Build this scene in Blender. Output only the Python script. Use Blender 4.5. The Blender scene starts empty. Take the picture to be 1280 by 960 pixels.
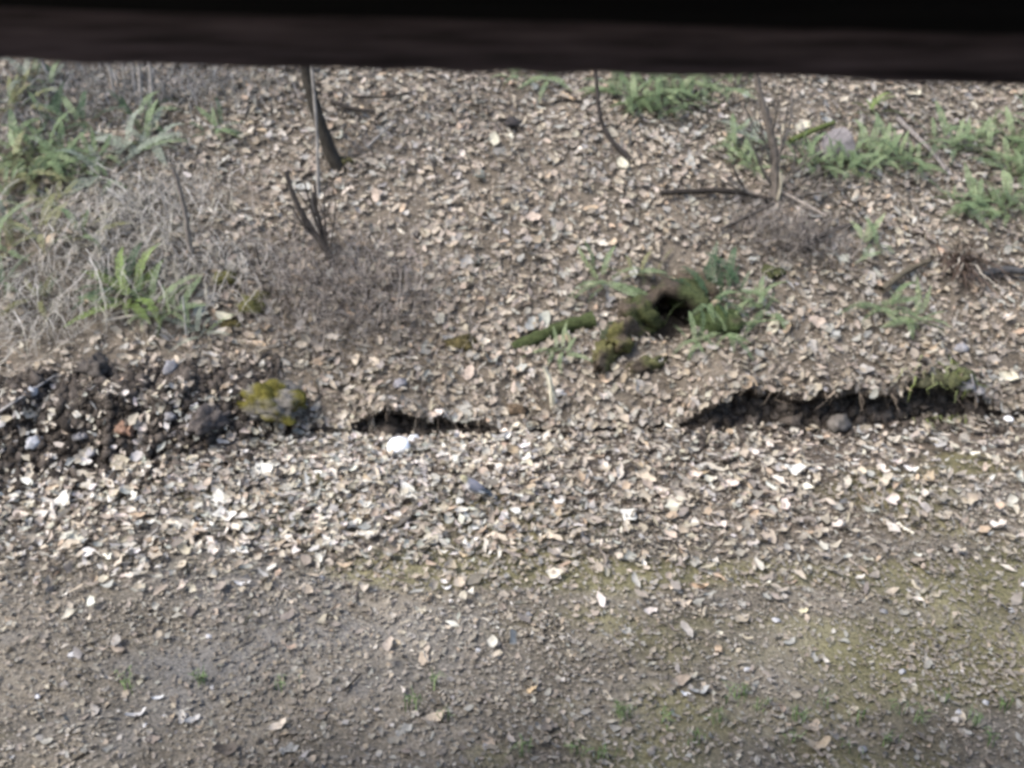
import bpy, bmesh, math
import numpy as np
from mathutils import Vector, Matrix, Euler

# ------------------------------------------------------------------ camera, sky, sun, exposure
SC = bpy.context.scene
COL = SC.collection
PITCH = math.radians(28.0)
CAM = np.array([0.0, 0.0, 2.2])
FPX = 1256.0                      # focal length in pixels of the 1280 wide photograph
cam_d = bpy.data.cameras.new('camera')
cam = bpy.data.objects.new('camera', cam_d)
COL.objects.link(cam)
cam.location = CAM
cam.rotation_euler = (math.pi / 2 - PITCH, 0, 0)
cam_d.sensor_width = 36.0
cam_d.lens = 36.0 * FPX / 1280.0
cam_d.clip_start = 0.02
cam_d.clip_end = 500
cam_d.dof.use_dof = True
cam_d.dof.focus_distance = 3.0
cam_d.dof.aperture_fstop = 2.2
SC.camera = cam

SUN_EL, SUN_AZ = math.radians(54), math.radians(-62)      # high on the left, a little behind the camera
to_sun = Vector((math.sin(SUN_AZ) * math.cos(SUN_EL), -math.cos(SUN_AZ) * math.cos(SUN_EL), math.sin(SUN_EL)))
world = bpy.data.worlds.new('World')
SC.world = world
world.use_nodes = True
wn = world.node_tree
sky = wn.nodes.new('ShaderNodeTexSky')
sky.sky_type = 'NISHITA'
sky.sun_disc = False
sky.sun_elevation = SUN_EL
sky.sun_rotation = math.atan2(to_sun.x, to_sun.y)
sky.air_density = 1.0
sky.dust_density = 3.0
wn.links.new(sky.outputs[0], wn.nodes['Background'].inputs[0])
wn.nodes['Background'].inputs[1].default_value = 0.15
sun_d = bpy.data.lights.new('sun', 'SUN')
sun_d.energy = 1.5
sun_d.angle = math.radians(14)
sun_d.color = (1.0, 0.965, 0.915)
sun = bpy.data.objects.new('sun', sun_d)
COL.objects.link(sun)
sun.rotation_euler = to_sun.to_track_quat('Z', 'Y').to_euler()
SC.view_settings.view_transform = 'Standard'
SC.view_settings.look = 'None'
SC.view_settings.gamma = 1
SC.view_settings.use_curve_mapping = False
SC.view_settings.exposure = 1.28
SC.render.engine = 'CYCLES'
SC.cycles.filter_width = 3.2
SC.cycles.max_bounces = 6

RNG = np.random.default_rng(11)

# ------------------------------------------------------------------ numpy noise
def _hash(ix, iy, seed):
    h = (ix.astype(np.int64) * 374761393 + iy.astype(np.int64) * 668265263 + seed * 974634777) & 0xffffffff
    h = ((h ^ (h >> 13)) * 1274126177) & 0xffffffff
    return ((h ^ (h >> 16)) & 0xffff) / 65535.0

def vnoise(x, y, seed=0):
    x = np.asarray(x, float); y = np.asarray(y, float)
    ix = np.floor(x); iy = np.floor(y)
    fx = x - ix; fy = y - iy
    fx = fx * fx * (3 - 2 * fx); fy = fy * fy * (3 - 2 * fy)
    a = _hash(ix, iy, seed); b = _hash(ix + 1, iy, seed)
    c = _hash(ix, iy + 1, seed); d = _hash(ix + 1, iy + 1, seed)
    return (a + (b - a) * fx) * (1 - fy) + (c + (d - c) * fx) * fy

def fbm(x, y, seed=0, oct=4):
    s = 0; a = 0.5; f = 1.0
    for k in range(oct):
        s = s + a * (vnoise(np.asarray(x) * f, np.asarray(y) * f, seed + k) - 0.5)
        a *= 0.5; f *= 2.03
    return s

def sstep(a, b, x):
    t = np.clip((np.asarray(x, float) - a) / (b - a), 0, 1)
    return t * t * (3 - 2 * t)

def bump(x, c, w, soft=0.15):
    return sstep(c - w - soft, c - w + soft, x) * (1 - sstep(c + w - soft, c + w + soft, x))

# ------------------------------------------------------------------ the lie of the land
def lip_smooth(x):
    return np.interp(x, [-8, -2.5, -2, -1.1, -.4, .8, 1.6, 2.0, 2.6, 8],
                     [3.3, 3.38, 3.46, 3.60, 3.65, 3.69, 3.74, 3.80, 3.86, 4.0])

def lip_y(x):
    x = np.asarray(x, float)
    return lip_smooth(x) \
        + 0.09 * fbm(x * 2.3, x * 0 + 3.1, 5, 3) + 0.13 * fbm(x * 9, x * 0 + 1.7, 9, 3) + .10 * fbm(x * 5, x * 0 + 6.3, 12, 2) * bump(x, 1.4, .7, .2)

def lip_h(x):
    x = np.asarray(x, float)
    h = 0.035 + 0.06 * bump(x, -.37, .27, .08) + 0.125 * bump(x, 1.40, .60, .14) + 0.14 * bump(x, -1.62, .55, .25)
    return h * (1 + 1.5 * fbm(x * 4.5, x * 0 + 8.2, 21, 3) + 1.1 * fbm(x * 17, x * 0 + 2.2, 23, 2))

def cave_d(x):
    x = np.asarray(x, float)
    d = 0.01 + 0.13 * bump(x, -.37, .25, .06) + 0.14 * bump(x, 1.42, .58, .12)
    d = d * (1 + 2.2 * fbm(x * 6, x * 0 + 4.4, 33, 3)) * np.clip(.75 + 2.6 * fbm(x * 3.3, x * 0 + 7.7, 36, 2), .12, 1)
    return d - 0.20 * bump(x, -1.62, .6, .25)

def front_z(x, y):
    x = np.asarray(x, float); y = np.asarray(y, float)
    near = np.exp(-((y - 3.0) / 9.0) ** 2)
    return (0.05 * np.exp(-((y - 3.32) / .26) ** 2) * (0.75 + .8 * fbm(x * 1.6, y, 3))
            + near * (0.05 * fbm(x * 1.1, y * 1.1, 40, 3) + 0.018 * fbm(x * 9, y * 9, 44, 3)))

def slope_z(x, y):
    x = np.asarray(x, float); y = np.asarray(y, float)
    yl = lip_y(x)
    t = np.maximum(y - yl, 0)
    w = np.exp(-(t / .22) ** 1.3)
    s = (front_z(x, yl) + lip_h(x) + 0.53 * t) * w + (.10 + .53 * (y - lip_smooth(x))) * (1 - w)
    a = sstep(0, .5, t)
    s = s + a * (0.20 * fbm(x * .8, y * .8, 50, 3) + 0.05 * fbm(x * 4, y * 4, 54, 3)) + 0.015 * fbm(x * 14, y * 14, 58, 2)
    # pit under the hollow stump and the soil mound under the dry grass
    s = s - 0.16 * np.exp(-(((x - .72) / .13) ** 2 + ((y - 4.24) / .14) ** 2) ** 2)
    s = s + 0.10 * np.exp(-(((x + 1.95) / .5) ** 2 + ((y - 4.35) / .22) ** 2))
    return s

def gz(x, y):
    x = np.asarray(x, float); y = np.asarray(y, float)
    yl = lip_y(x); d = cave_d(x); f0 = front_z(x, y)
    f = np.where(d < -.02, np.clip((y - (yl + d)) / np.maximum(-d, .02), 0, 1), 0)
    return np.where(y < yl, f0 + f * lip_h(x), slope_z(x, y))

def normal_at(x, y, e=0.02):
    dx = (gz(x + e, y) - gz(x - e, y)) / (2 * e)
    dy = (gz(x, y + e) - gz(x, y - e)) / (2 * e)
    dx = np.clip(dx, -1.2, 1.2); dy = np.clip(dy, -1.2, 1.2)
    n = np.stack([-dx, -dy, np.ones_like(dx)], -1)
    return n / np.linalg.norm(n, axis=-1, keepdims=True)

cp, sp = math.cos(PITCH), math.sin(PITCH)
def ray(px, py):
    u = (px - 640) / FPX; v = (py - 480) / FPX
    d = np.array([u, cp - v * sp, -sp - v * cp])
    return d / np.linalg.norm(d)

_T = np.arange(2.2, 12, .05)
def at(px, py):
    d = ray(px, py)
    P = CAM + _T[:, None] * d
    i = int(np.argmax(P[:, 2] < gz(P[:, 0], P[:, 1])))
    t2 = np.arange(_T[i] - .06, _T[i] + .003, .003)
    P = CAM + t2[:, None] * d
    p = P[int(np.argmax(P[:, 2] < gz(P[:, 0], P[:, 1])))]
    return np.array([p[0], p[1], float(gz(p[0], p[1]))])

def at_y(px, py, Y):
    d = ray(px, py)
    return CAM + d * (Y / d[1])

# ------------------------------------------------------------------ mesh helpers
def mesh_np(name, V, F, mat=None, col=None, smooth=False, fmat=None):
    V = np.asarray(V, float).reshape(-1, 3)
    F = np.asarray(F, np.int64)
    me = bpy.data.meshes.new(name)
    k = F.shape[1]
    me.vertices.add(len(V)); me.vertices.foreach_set('co', V.astype(np.float32).ravel())
    me.loops.add(F.size); me.loops.foreach_set('vertex_index', F.astype(np.int32).ravel())
    me.polygons.add(len(F))
    me.polygons.foreach_set('loop_start', np.arange(0, F.size, k, dtype=np.int32))
    if smooth:
        me.polygons.foreach_set('use_smooth', np.ones(len(F), bool))
    if col is not None:
        a = me.color_attributes.new('Col', 'FLOAT_COLOR', 'POINT')
        c = np.ones((len(V), 4), np.float32); c[:, :3] = np.asarray(col).reshape(-1, 3)
        a.data.foreach_set('color', c.ravel())
    if mat is not None:
        me.materials.append(mat)
    me.update(calc_edges=True)
    me.validate()
    return me

def link(name, me, parent=None):
    o = bpy.data.objects.new(name, me)
    COL.objects.link(o)
    if parent is not None:
        o.parent = parent
    return o

def tag(o, label=None, cat=None, group=None, kind=None):
    if label: o['label'] = label
    if cat: o['category'] = cat
    if group: o['group'] = group
    if kind: o['kind'] = kind
    return o

def empty(name, loc, label, cat, group=None):
    o = bpy.data.objects.new(name, None)
    COL.objects.link(o)
    o.location = loc
    o.empty_display_size = 0.05
    return tag(o, label, cat, group)

class MB:
    """gathers quads / tubes / blades in numpy, one mesh at the end"""
    def __init__(s): s.V = []; s.F = []; s.C = []; s.n = 0
    def add(s, V, F, C):
        V = np.asarray(V, float); F = np.asarray(F)
        if F.shape[1] == 3: F = np.concatenate([F, F[:, 2:3]], 1)
        s.V.append(V); s.F.append(F + s.n); s.n += len(V)
        C = np.asarray(C, float)
        s.C.append(np.broadcast_to(C, (len(V), 3)) if C.ndim == 1 else C)
    def tube(s, pts, rad, col, k=8, knob=0.0, seed=0):
        pts = np.asarray(pts, float); n = len(pts)
        rad = np.broadcast_to(np.asarray(rad, float), (n,))
        T = np.gradient(pts, axis=0); T /= np.linalg.norm(T, axis=1, keepdims=True) + 1e-9
        ref = np.array([0, 0, 1.0]) if abs(T[:, 2]).mean() < .8 else np.array([0, 1.0, 0])
        A = np.cross(T, ref); A /= np.linalg.norm(A, axis=1, keepdims=True) + 1e-9
        B = np.cross(T, A)
        ang = np.linspace(0, 2 * math.pi, k, endpoint=False)
        r = rad[:, None] * (1 + knob * (np.random.default_rng(seed).random((n, k)) - .5))
        V = pts[:, None] + r[..., None] * (np.cos(ang)[None, :, None] * A[:, None] + np.sin(ang)[None, :, None] * B[:, None])
        V = V.reshape(-1, 3)
        F = []
        for i in range(n - 1):
            for j in range(k):
                a = i * k + j; b = i * k + (j + 1) % k
                F.append((a, b, b + k, a + k))
        V = np.vstack([V, pts[0], pts[-1]])
        i0, i1 = n * k, n * k + 1
        for j in range(k):
            F.append((i0, (j + 1) % k, j, j)); e = (n - 1) * k
            F.append((i1, e + j, e + (j + 1) % k, e + (j + 1) % k))
        s.add(V, F, col)
    def blade(s, pts, w, col, side=None):
        """ribbon with a folded middle, tapering to its tip"""
        pts = np.asarray(pts, float); n = len(pts)
        T = np.gradient(pts, axis=0); T /= np.linalg.norm(T, axis=1, keepdims=True) + 1e-9
        if side is None: side = np.cross(T, [0, 0, 1.0]) + 1e-4
        side = np.broadcast_to(side, T.shape) / (np.linalg.norm(np.broadcast_to(side, T.shape), axis=1, keepdims=True) + 1e-9)
        up = np.cross(side, T)
        wt = w * (1 - np.linspace(0, 1, n) ** 2 * .92)
        L = pts + side * wt[:, None] / 2 + up * wt[:, None] * .25
        R = pts - side * wt[:, None] / 2 + up * wt[:, None] * .25
        V = np.stack([L, pts, R], 1).reshape(-1, 3)
        F = []
        for i in range(n - 1):
            a = i * 3
            F += [(a, a + 1, a + 4, a + 3), (a + 1, a + 2, a + 5, a + 4)]
        s.add(V, F, col)
    def mesh(s, name, mat, smooth=True):
        F = np.vstack(s.F)
        return mesh_np(name, np.vstack(s.V), F, mat, np.vstack(s.C), smooth)

# ------------------------------------------------------------------ materials
def mat_new(name, rough=.9, spec=.2):
    m = bpy.data.materials.new(name); m.use_nodes = True
    b = m.node_tree.nodes['Principled BSDF']
    b.inputs['Roughness'].default_value = rough
    b.inputs['Specular IOR Level'].default_value = spec
    return m, m.node_tree, b

def noise_node(nt, scale, detail=4, coord='Object', rough=.6):
    tc = nt.nodes.new('ShaderNodeTexCoord'); n = nt.nodes.new('ShaderNodeTexNoise')
    n.inputs['Scale'].default_value = scale; n.inputs['Detail'].default_value = detail
    n.inputs['Roughness'].default_value = rough
    nt.links.new(tc.outputs[coord], n.inputs['Vector'])
    return n

def ramp(nt, fac, stops):
    r = nt.nodes.new('ShaderNodeValToRGB')
    e = r.color_ramp.elements
    while len(e) < len(stops): e.new(.5)
    for k, (p, c) in enumerate(stops):
        e[k].position = p; e[k].color = (*c, 1) if len(c) == 3 else c
    nt.links.new(fac, r.inputs[0])
    return r

def mix(nt, kind, a, b, fac=1.0):
    m = nt.nodes.new('ShaderNodeMix'); m.data_type = 'RGBA'; m.blend_type = kind
    if isinstance(fac, (int, float)): m.inputs[0].default_value = fac
    else: nt.links.new(fac, m.inputs[0])
    for s, v in ((6, a), (7, b)):
        if isinstance(v, tuple): m.inputs[s].default_value = (*v, 1)
        else: nt.links.new(v, m.inputs[s])
    return m.outputs[2]

def add_bump(nt, b, h, strength, dist):
    bp = nt.nodes.new('ShaderNodeBump')
    bp.inputs['Strength'].default_value = strength; bp.inputs['Distance'].default_value = dist
    nt.links.new(h, bp.inputs['Height']); nt.links.new(bp.outputs[0], b.inputs['Normal'])

def attr_material(name, nscale=60, lo=.7, hi=1.25, rough=.85, spec=.2, bumpd=0.0, trans=0.0, stretch=None):
    """colour from the mesh's own Col attribute, mottled by noise"""
    m, nt, b = mat_new(name, rough, spec)
    at_ = nt.nodes.new('ShaderNodeAttribute'); at_.attribute_name = 'Col'
    n = noise_node(nt, nscale, 5)
    if stretch:
        mp = nt.nodes.new('ShaderNodeMapping'); mp.inputs['Scale'].default_value = stretch
        src = n.inputs['Vector'].links[0].from_socket
        nt.links.new(src, mp.inputs[0]); nt.links.new(mp.outputs[0], n.inputs['Vector'])
    r = ramp(nt, n.outputs['Fac'], [(.3, (lo,) * 3), (.7, (hi,) * 3)])
    c = mix(nt, 'MULTIPLY', at_.outputs['Color'], r.outputs[0])
    nt.links.new(c, b.inputs['Base Color'])
    if bumpd: add_bump(nt, b, n.outputs['Fac'], .8, bumpd)
    if trans:
        tr = nt.nodes.new('ShaderNodeBsdfTranslucent'); nt.links.new(c, tr.inputs[0])
        ms = nt.nodes.new('ShaderNodeMixShader'); ms.inputs[0].default_value = trans
        nt.links.new(b.outputs[0], ms.inputs[1]); nt.links.new(tr.outputs[0], ms.inputs[2])
        nt.links.new(ms.outputs[0], nt.nodes['Material Output'].inputs[0])
    return m

M_SOIL = attr_material('soil', 90, .55, 1.5, .95, .1, .012)
M_LEAF = attr_material('dry_leaf', 45, .72, 1.22, .7, .35, .0015, .12)
M_CRUMB = attr_material('leaf_crumb', 30, .8, 1.2, .85, .2)
M_FERN = attr_material('fern_green', 30, .75, 1.3, .6, .4, 0, .2)
M_GRASS = attr_material('dry_grass', 30, .75, 1.25, .8, .25, 0, .1)
M_BARK = attr_material('bark', 70, .55, 1.4, .9, .15, .006, 0, (1, 1, .35))
M_STONE = attr_material('stone', 35, .6, 1.35, .85, .3, .01)
M_MOSS = attr_material('moss', 60, .55, 1.45, .95, .1, .012)
M_BIRD = attr_material('plumage', 120, .88, 1.1, .8, .2)
M_EYE, _, eb = mat_new('bird_eye', .15, .5); eb.inputs['Base Color'].default_value = (.01, .01, .01, 1)
M_WOOD = attr_material('weathered_timber', 14, .25, 2.2, .8, .25, .004, 0, (.35, 4, 6))
M_ROOF = attr_material('added_roof', 15, .7, 1.2, .9, .2)

# ------------------------------------------------------------------ ground: one sheet with a torn, undercut bank
def axis_x():
    fine = np.arange(-3.9, 3.9001, .026)
    g = [3.9]
    while g[-1] < 70: g.append(g[-1] * 1.22)
    g = np.array(g[1:])
    return np.concatenate([-g[::-1], fine, g])
GX = axis_x()
def build_ground():
    yf = np.concatenate([-np.geomspace(60, 1, 16), np.linspace(-.7, 1.1, 10)])
    nf = 110
    rows_y, rows_z, rows_c = [], [], []
    yl, h, d = lip_y(GX), lip_h(GX), cave_d(GX)
    far = sstep(4, 9, np.abs(GX))
    d = d * (1 - far)
    dfl = np.where(d > 0, d * .2, d)
    def soil_col(x, y, top):
        n1 = fbm(x * 1.7, y * 1.7, 70, 4); n2 = fbm(x * 7, y * 7, 75, 3)
        fore = np.array([.175, .156, .126]); hum = np.array([.132, .112, .088]); drift = np.array([.12, .10, .08])
        if top:
            c = hum[None] * (1 + 1.2 * n2)[:, None] + 0 * x[:, None]
        else:
            t = sstep(2.7, 3.2, y + .5 * n1)[:, None]
            c = fore[None] * (1 + 1.0 * n1 + .9 * n2)[:, None] * (1 - t) + drift[None] * (1 + n2)[:, None] * t
            blue = (sstep(0, .2, fbm(x * 1.6 + 9, y * 2.2, 88, 3) + .25 * sstep(-.5, -1.2, x) - .15) * .55)[:, None]  # cool skylight of the left foreground mixed into the soil colour
            c = c * (1 - blue) + np.array([.135, .138, .142])[None] * (1 + n2)[:, None] * blue
            moss = sstep(.05, .22, fbm(x * 1.3 + 4, y * 2.6, 81, 4) + .36 * np.exp(-((y - 2.74) / .10) ** 2) - .05 + .04 * sstep(.4, 1.4, x) * (y < 2.4))
            moss = (moss * .48)[:, None]
            c = c * (1 - moss) + np.array([.165, .158, .06])[None] * (1 + 1.2 * n2)[:, None] * moss
        return np.clip(c, .012, .6)
    for y0 in yf:
        y = np.full_like(GX, y0)
        rows_y.append(y); rows_z.append(front_z(GX, y)); rows_c.append(soil_col(GX, y, False))
    for k in range(nf):
        t = (k + 1) / nf
        y = 1.1 + (yl + dfl - 1.1) * t
        rows_y.append(y); rows_z.append(front_z(GX, y))
        c = soil_col(GX, y, False)
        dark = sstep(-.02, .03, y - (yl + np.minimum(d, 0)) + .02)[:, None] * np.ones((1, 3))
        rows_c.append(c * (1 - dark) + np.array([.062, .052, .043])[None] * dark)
    fz = front_z(GX, yl + dfl)
    lz = front_z(GX, yl)
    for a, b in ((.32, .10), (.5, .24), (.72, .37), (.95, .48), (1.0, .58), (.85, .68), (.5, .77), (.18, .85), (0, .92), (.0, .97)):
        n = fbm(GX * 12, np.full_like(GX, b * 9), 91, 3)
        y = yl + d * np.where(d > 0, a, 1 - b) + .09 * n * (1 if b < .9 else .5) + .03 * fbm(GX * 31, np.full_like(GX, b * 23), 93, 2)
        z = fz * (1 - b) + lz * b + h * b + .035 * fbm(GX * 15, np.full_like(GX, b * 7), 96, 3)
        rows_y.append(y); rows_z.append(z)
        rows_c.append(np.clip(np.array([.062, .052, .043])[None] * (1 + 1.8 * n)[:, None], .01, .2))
    ts = np.concatenate([np.linspace(.012, 4.4, 165), np.geomspace(4.6, 60, 22)])
    for t in ts:
        y = yl + t
        rows_y.append(y); rows_z.append(slope_z(GX, y)); rows_c.append(soil_col(GX, y, True))
    nr, nc = len(rows_y), len(GX)
    V = np.stack([np.broadcast_to(GX, (nr, nc)), np.array(rows_y), np.array(rows_z)], -1)
    i = np.arange(nr - 1)[:, None] * nc + np.arange(nc - 1)[None]
    F = np.stack([i, i + 1, i + nc + 1, i + nc], -1).reshape(-1, 4)
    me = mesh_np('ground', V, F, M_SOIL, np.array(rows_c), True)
    return tag(link('ground', me), kind='structure')
build_ground()

# ------------------------------------------------------------------ the hut whose eave hangs into the top of the view
def box(mb, x0, x1, y0, y1, z0, z1, col, shear=0.0, nx=1, wob=0.0, seed=0):
    xs = np.linspace(x0, x1, nx + 1)
    r = np.random.default_rng(seed)
    V = []
    for x in xs:
        w = wob * (r.random(4) - .5)
        dz = shear * x
        V += [(x, y0, z0 + dz + w[0]), (x, y1, z0 + dz + w[0]), (x, y1, z1 + dz + w[2]), (x, y0, z1 + dz + w[3])]
    F = []
    for i in range(nx):
        a = i * 4; b = a + 4
        F += [(a, a + 1, b + 1, b), (a + 1, a + 2, b + 2, b + 1), (a + 2, a + 3, b + 3, b + 2), (a + 3, a, b, b + 3)]
    F += [(0, 3, 2, 1), (nx * 4, nx * 4 + 1, nx * 4 + 2, nx * 4 + 3)]
    mb.add(V, F, col)

def build_hut():
    Y = 1.2
    h = empty('hut', (0, Y, 0), 'dark weathered timber eave beam of the hut above the leafy slope', 'hut')
    off = Vector((0, -Y, 0))
    def part(name, mb, mat, smooth=False):
        o = link(name, mb.mesh(name, mat, smooth), h); o.location = off; return o
    sh = -math.tan(math.radians(1.2))
    zb = 2.2 - Y * math.tan(math.radians(10.75)); zp = 2.2 - (Y - .1) * math.tan(math.radians(8.0))
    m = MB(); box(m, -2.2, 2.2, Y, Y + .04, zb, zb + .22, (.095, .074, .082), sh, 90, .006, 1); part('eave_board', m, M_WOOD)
    m = MB(); box(m, -2.2, 2.2, Y - .12, Y - .02, zp, zp + .16, (.004, .0035, .0035), sh * 1.2, 50, .002, 2); part('shaded_purlin', m, M_WOOD)  # near-black colour stands in for the shadow on this upper board
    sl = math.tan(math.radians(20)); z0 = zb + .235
    for k in range(8):                        # unseen roof boards running up from the eave, added to shade the beam
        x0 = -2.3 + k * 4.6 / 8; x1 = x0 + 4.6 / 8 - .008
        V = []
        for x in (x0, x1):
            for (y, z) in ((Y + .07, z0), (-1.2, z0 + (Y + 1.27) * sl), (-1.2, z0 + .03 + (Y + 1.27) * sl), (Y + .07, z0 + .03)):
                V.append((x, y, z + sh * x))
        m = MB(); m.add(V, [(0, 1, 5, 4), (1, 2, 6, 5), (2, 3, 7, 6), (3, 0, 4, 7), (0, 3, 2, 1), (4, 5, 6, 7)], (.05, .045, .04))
        part('added_roof_board', m, M_ROOF)
    m = MB(); box(m, -2.2, 2.2, -1.2, -1.1, -.1, 3.0, (.03, .022, .018)); part('added_wall', m, M_WOOD)  # unseen back wall, added to keep the beam dark
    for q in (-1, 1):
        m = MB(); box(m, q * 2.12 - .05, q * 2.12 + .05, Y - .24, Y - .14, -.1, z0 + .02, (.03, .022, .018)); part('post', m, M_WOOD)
build_hut()

# ------------------------------------------------------------------ leaf litter
def leaf_shapes(N, rng, L, W, curl, fold, rows=6):
    """(N, rows*3, 3) leaf vertices in local space, long axis x"""
    t = np.linspace(0, 1, rows)
    prof = np.sin(np.pi * np.clip(t * .93 + .035, 0, 1)) ** .75
    prof[0] = .12; prof[-1] = .06
    jag = 1 + .8 * (rng.random((N, rows, 2)) - .5)
    x = (t[None] - .5) * L[:, None] + 0 * jag[..., 0]
    hw = .5 * W[:, None] * prof[None]
    ca = curl[:, None] * (t[None] - .5) * 2
    X = np.where(np.abs(curl[:, None]) > .02, np.sin(ca) / (curl[:, None] + 1e-6) * L[:, None] / 2, x)
    Zc = np.where(np.abs(curl[:, None]) > .02, (1 - np.cos(ca)) / (np.abs(curl[:, None]) + 1e-6) * L[:, None] / 2, 0)
    fo = fold[:, None] + .8 * (rng.random((N, rows)) - .5)
    V = np.zeros((N, rows, 3, 3))
    bend = .25 * W[:, None] * (rng.random((N, 1)) - .5) * np.sin(np.pi * t)[None]
    for k, s in ((0, -1), (1, 0), (2, 1)):
        w = hw * (jag[..., 0] if s < 0 else jag[..., 1]) * abs(s)
        V[:, :, k, 0] = X
        V[:, :, k, 1] = bend + s * w * np.cos(fo)
        V[:, :, k, 2] = Zc + w * np.sin(fo)
    return V.reshape(N, rows * 3, 3)

def leaf_faces(rows=6):
    F = []
    for i in range(rows - 1):
        a = i * 3
        F += [(a, a + 3, a + 4, a + 1), (a + 1, a + 4, a + 5, a + 2)]
    return np.array(F)

def frames(n, yaw, tilt, tdir):
    """rotation matrices: z to the ground normal tilted by tilt towards tdir, spun by yaw"""
    N = len(n)
    t = np.stack([np.cos(tdir), np.sin(tdir), 0 * tdir], -1)
    z = n + np.tan(tilt)[:, None] * t
    z /= np.linalg.norm(z, axis=1, keepdims=True)
    x = np.stack([np.cos(yaw), np.sin(yaw), 0 * yaw], -1)
    x = x - (x * z).sum(1, keepdims=True) * z
    x /= np.linalg.norm(x, axis=1, keepdims=True)
    y = np.cross(z, x)
    return np.stack([x, y, z], -1)

PAL = np.array([[.475, .42, .335], [.405, .35, .275], [.345, .30, .237], [.28, .245, .197], [.57, .525, .445],
                [.45, .345, .24], [.215, .192, .16], [.137, .122, .103], [.34, .335, .305], [.63, .605, .55]])
def leaf_cols(N, rng, w):
    c = PAL[rng.choice(len(PAL), N, p=np.array(w) / np.sum(w))]
    c = c * (1 + .28 * (rng.random((N, 1)) - .5)) * (1 + .08 * (rng.random((N, 3)) - .5))
    return c

def keep_density(x, y):
    """1 where litter lies thick, 0 on bare earth"""
    yl = lip_y(x)
    k = np.ones_like(x)
    left = bump(x, -1.65, .62, .2)
    # torn left bank: bare dark earth
    k *= 1 - (.62 + .9 * fbm(x * 5, y * 5, 171)) * left * (sstep(-.30, -.2, y - yl) * (1 - sstep(.10, .22, y - yl + .15 * fbm(x * 3, y * 3, 7))))
    # right and middle scarps: floor of the undercut
    k *= 1 - .4 * bump(x, 1.40, .56, .1) * sstep(-.10, -.03, y - yl) * (y < yl + .0)
    k *= 1 - .93 * bump(x, -.37, .25, .1) * sstep(-.07, -.0, y - yl) * (y < yl + .0)
    k *= 1 - .95 * np.exp(-(((x - .72) / .15) ** 2 + ((y - 4.22) / .16) ** 2) ** 2)
    # darker humus patch above the left bank
    k *= 1 - .6 * bump(x, -2.1, .45, .25) * bump(y, 4.05, .22, .15)
    return k

def scatter(N, x0, x1, y0, y1, rng, dens):
    x = rng.uniform(x0, x1, N); y = rng.uniform(y0, y1, N)
    k = rng.random(N) < dens(x, y)
    return x[k], y[k]

def litter(name, x, y, rng, Lr, wpal, lift, tilt, lab, cat, squeeze=0, mean=(.265, .232, .192), rows=5, mat=M_LEAF, wr=(.28, .68)):
    N = len(x)
    L = Lr[0] + (Lr[1] - Lr[0]) * rng.random(N) ** 1.4; W = L * rng.uniform(*wr, N)
    curl = rng.normal(0, 1.0, N); fold = rng.normal(.35, .5, N)
    V = leaf_shapes(N, rng, L, W, curl, fold, rows)
    n = normal_at(x, y)
    R = frames(n, rng.uniform(0, 6.283, N), np.abs(rng.normal(0, tilt, N)), rng.uniform(0, 6.283, N))
    V = np.einsum('nij,nkj->nki', R, V)
    base = np.stack([x, y, gz(x, y)], -1) + n * (np.asarray(lift) * rng.random(N) + .005)[:, None]
    V += base[:, None]
    # nothing sinks through the soil
    lc = leaf_cols(N, rng, wpal)
    lc = lc * (1 - squeeze) + np.array(mean)[None] * squeeze
    C = np.repeat(lc[:, None], V.shape[1], 1)
    C = C * (1 + .22 * (rng.random((N, V.shape[1], 1)) - .5))
    C = C * np.clip(1 + .9 * fbm(x * 2.6, y * 2.6, 301, 4), .6, 1.4)[:, None, None]        # damper and drier patches
    nv = V.shape[1]
    F = (leaf_faces(rows)[None] + (np.arange(N) * nv)[:, None, None]).reshape(-1, 4)
    o = link(name, mesh_np(name, V, F, mat, np.clip(C, .02, .85).reshape(-1, 3), True))
    return tag(o, lab, cat, kind='stuff')

rng = np.random.default_rng(3)
def d_slope(x, y):
    yl = lip_y(x)
    patch = .62 + .9 * fbm(x * 2.1, y * 2.1, 120, 4)
    left = sstep(-1.0, -2.2, x) * .25
    return np.clip((patch - left), .16, 1) * keep_density(x, y) * (y > yl + .005)
x, y = scatter(100000, -4.2, 4.2, 3.3, 7.4, rng, d_slope)
xl = rng.uniform(-2.4, 2.4, 900); x = np.concatenate([x, xl]); y = np.concatenate([y, lip_y(xl) + rng.uniform(.002, .05, 900)])
litter('leaf_litter', x, y, rng, (.020, .068), [2.6, 4.5, 7, 8, 1.0, 1.8, 6, 3.5, 8, .4], .022, .42,
       'thick brown and tan dry leaf litter covering the hillside above the bank', 'leaf litter', .33, (.268, .226, .176))
def d_drift(x, y):
    yl = lip_y(x)
    edge = 2.92 + .25 * fbm(x * 1.5, y * 0, 130, 3) + .10 * sstep(.6, 2, x)
    return (.12 * sstep(edge - .75, edge - .3, y) + .88 * sstep(edge - .38, edge + .30, y)) * keep_density(x, y) * (y < yl + .02) * np.clip(.75 + .8 * fbm(x * 3, y * 3, 140), .25, 1) * (1 - .55 * sstep(.5, 1.6, x) * (1 - .6 * sstep(-.25, -.1, y - yl)))
x, y = scatter(32000, -3.2, 3.2, 2.3, 4.0, rng, d_drift)
litter('leaf_litter', x, y, rng, (.020, .066), [5, 5.5, 6, 5, 3.0, 2.0, 3.5, 2, 5, 1.4], .028, .45,
       'pale drift of dry leaves piled along the foot of the bank', 'leaf litter', .22, (.31, .275, .23))
def d_pale(x, y):
    return d_drift(x, y) * sstep(-2.4, -1.8, x) * (1 - sstep(-.5, .4, x)) * .9
x, y = scatter(9000, -2.4, .5, 2.8, 3.7, rng, d_pale)
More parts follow.
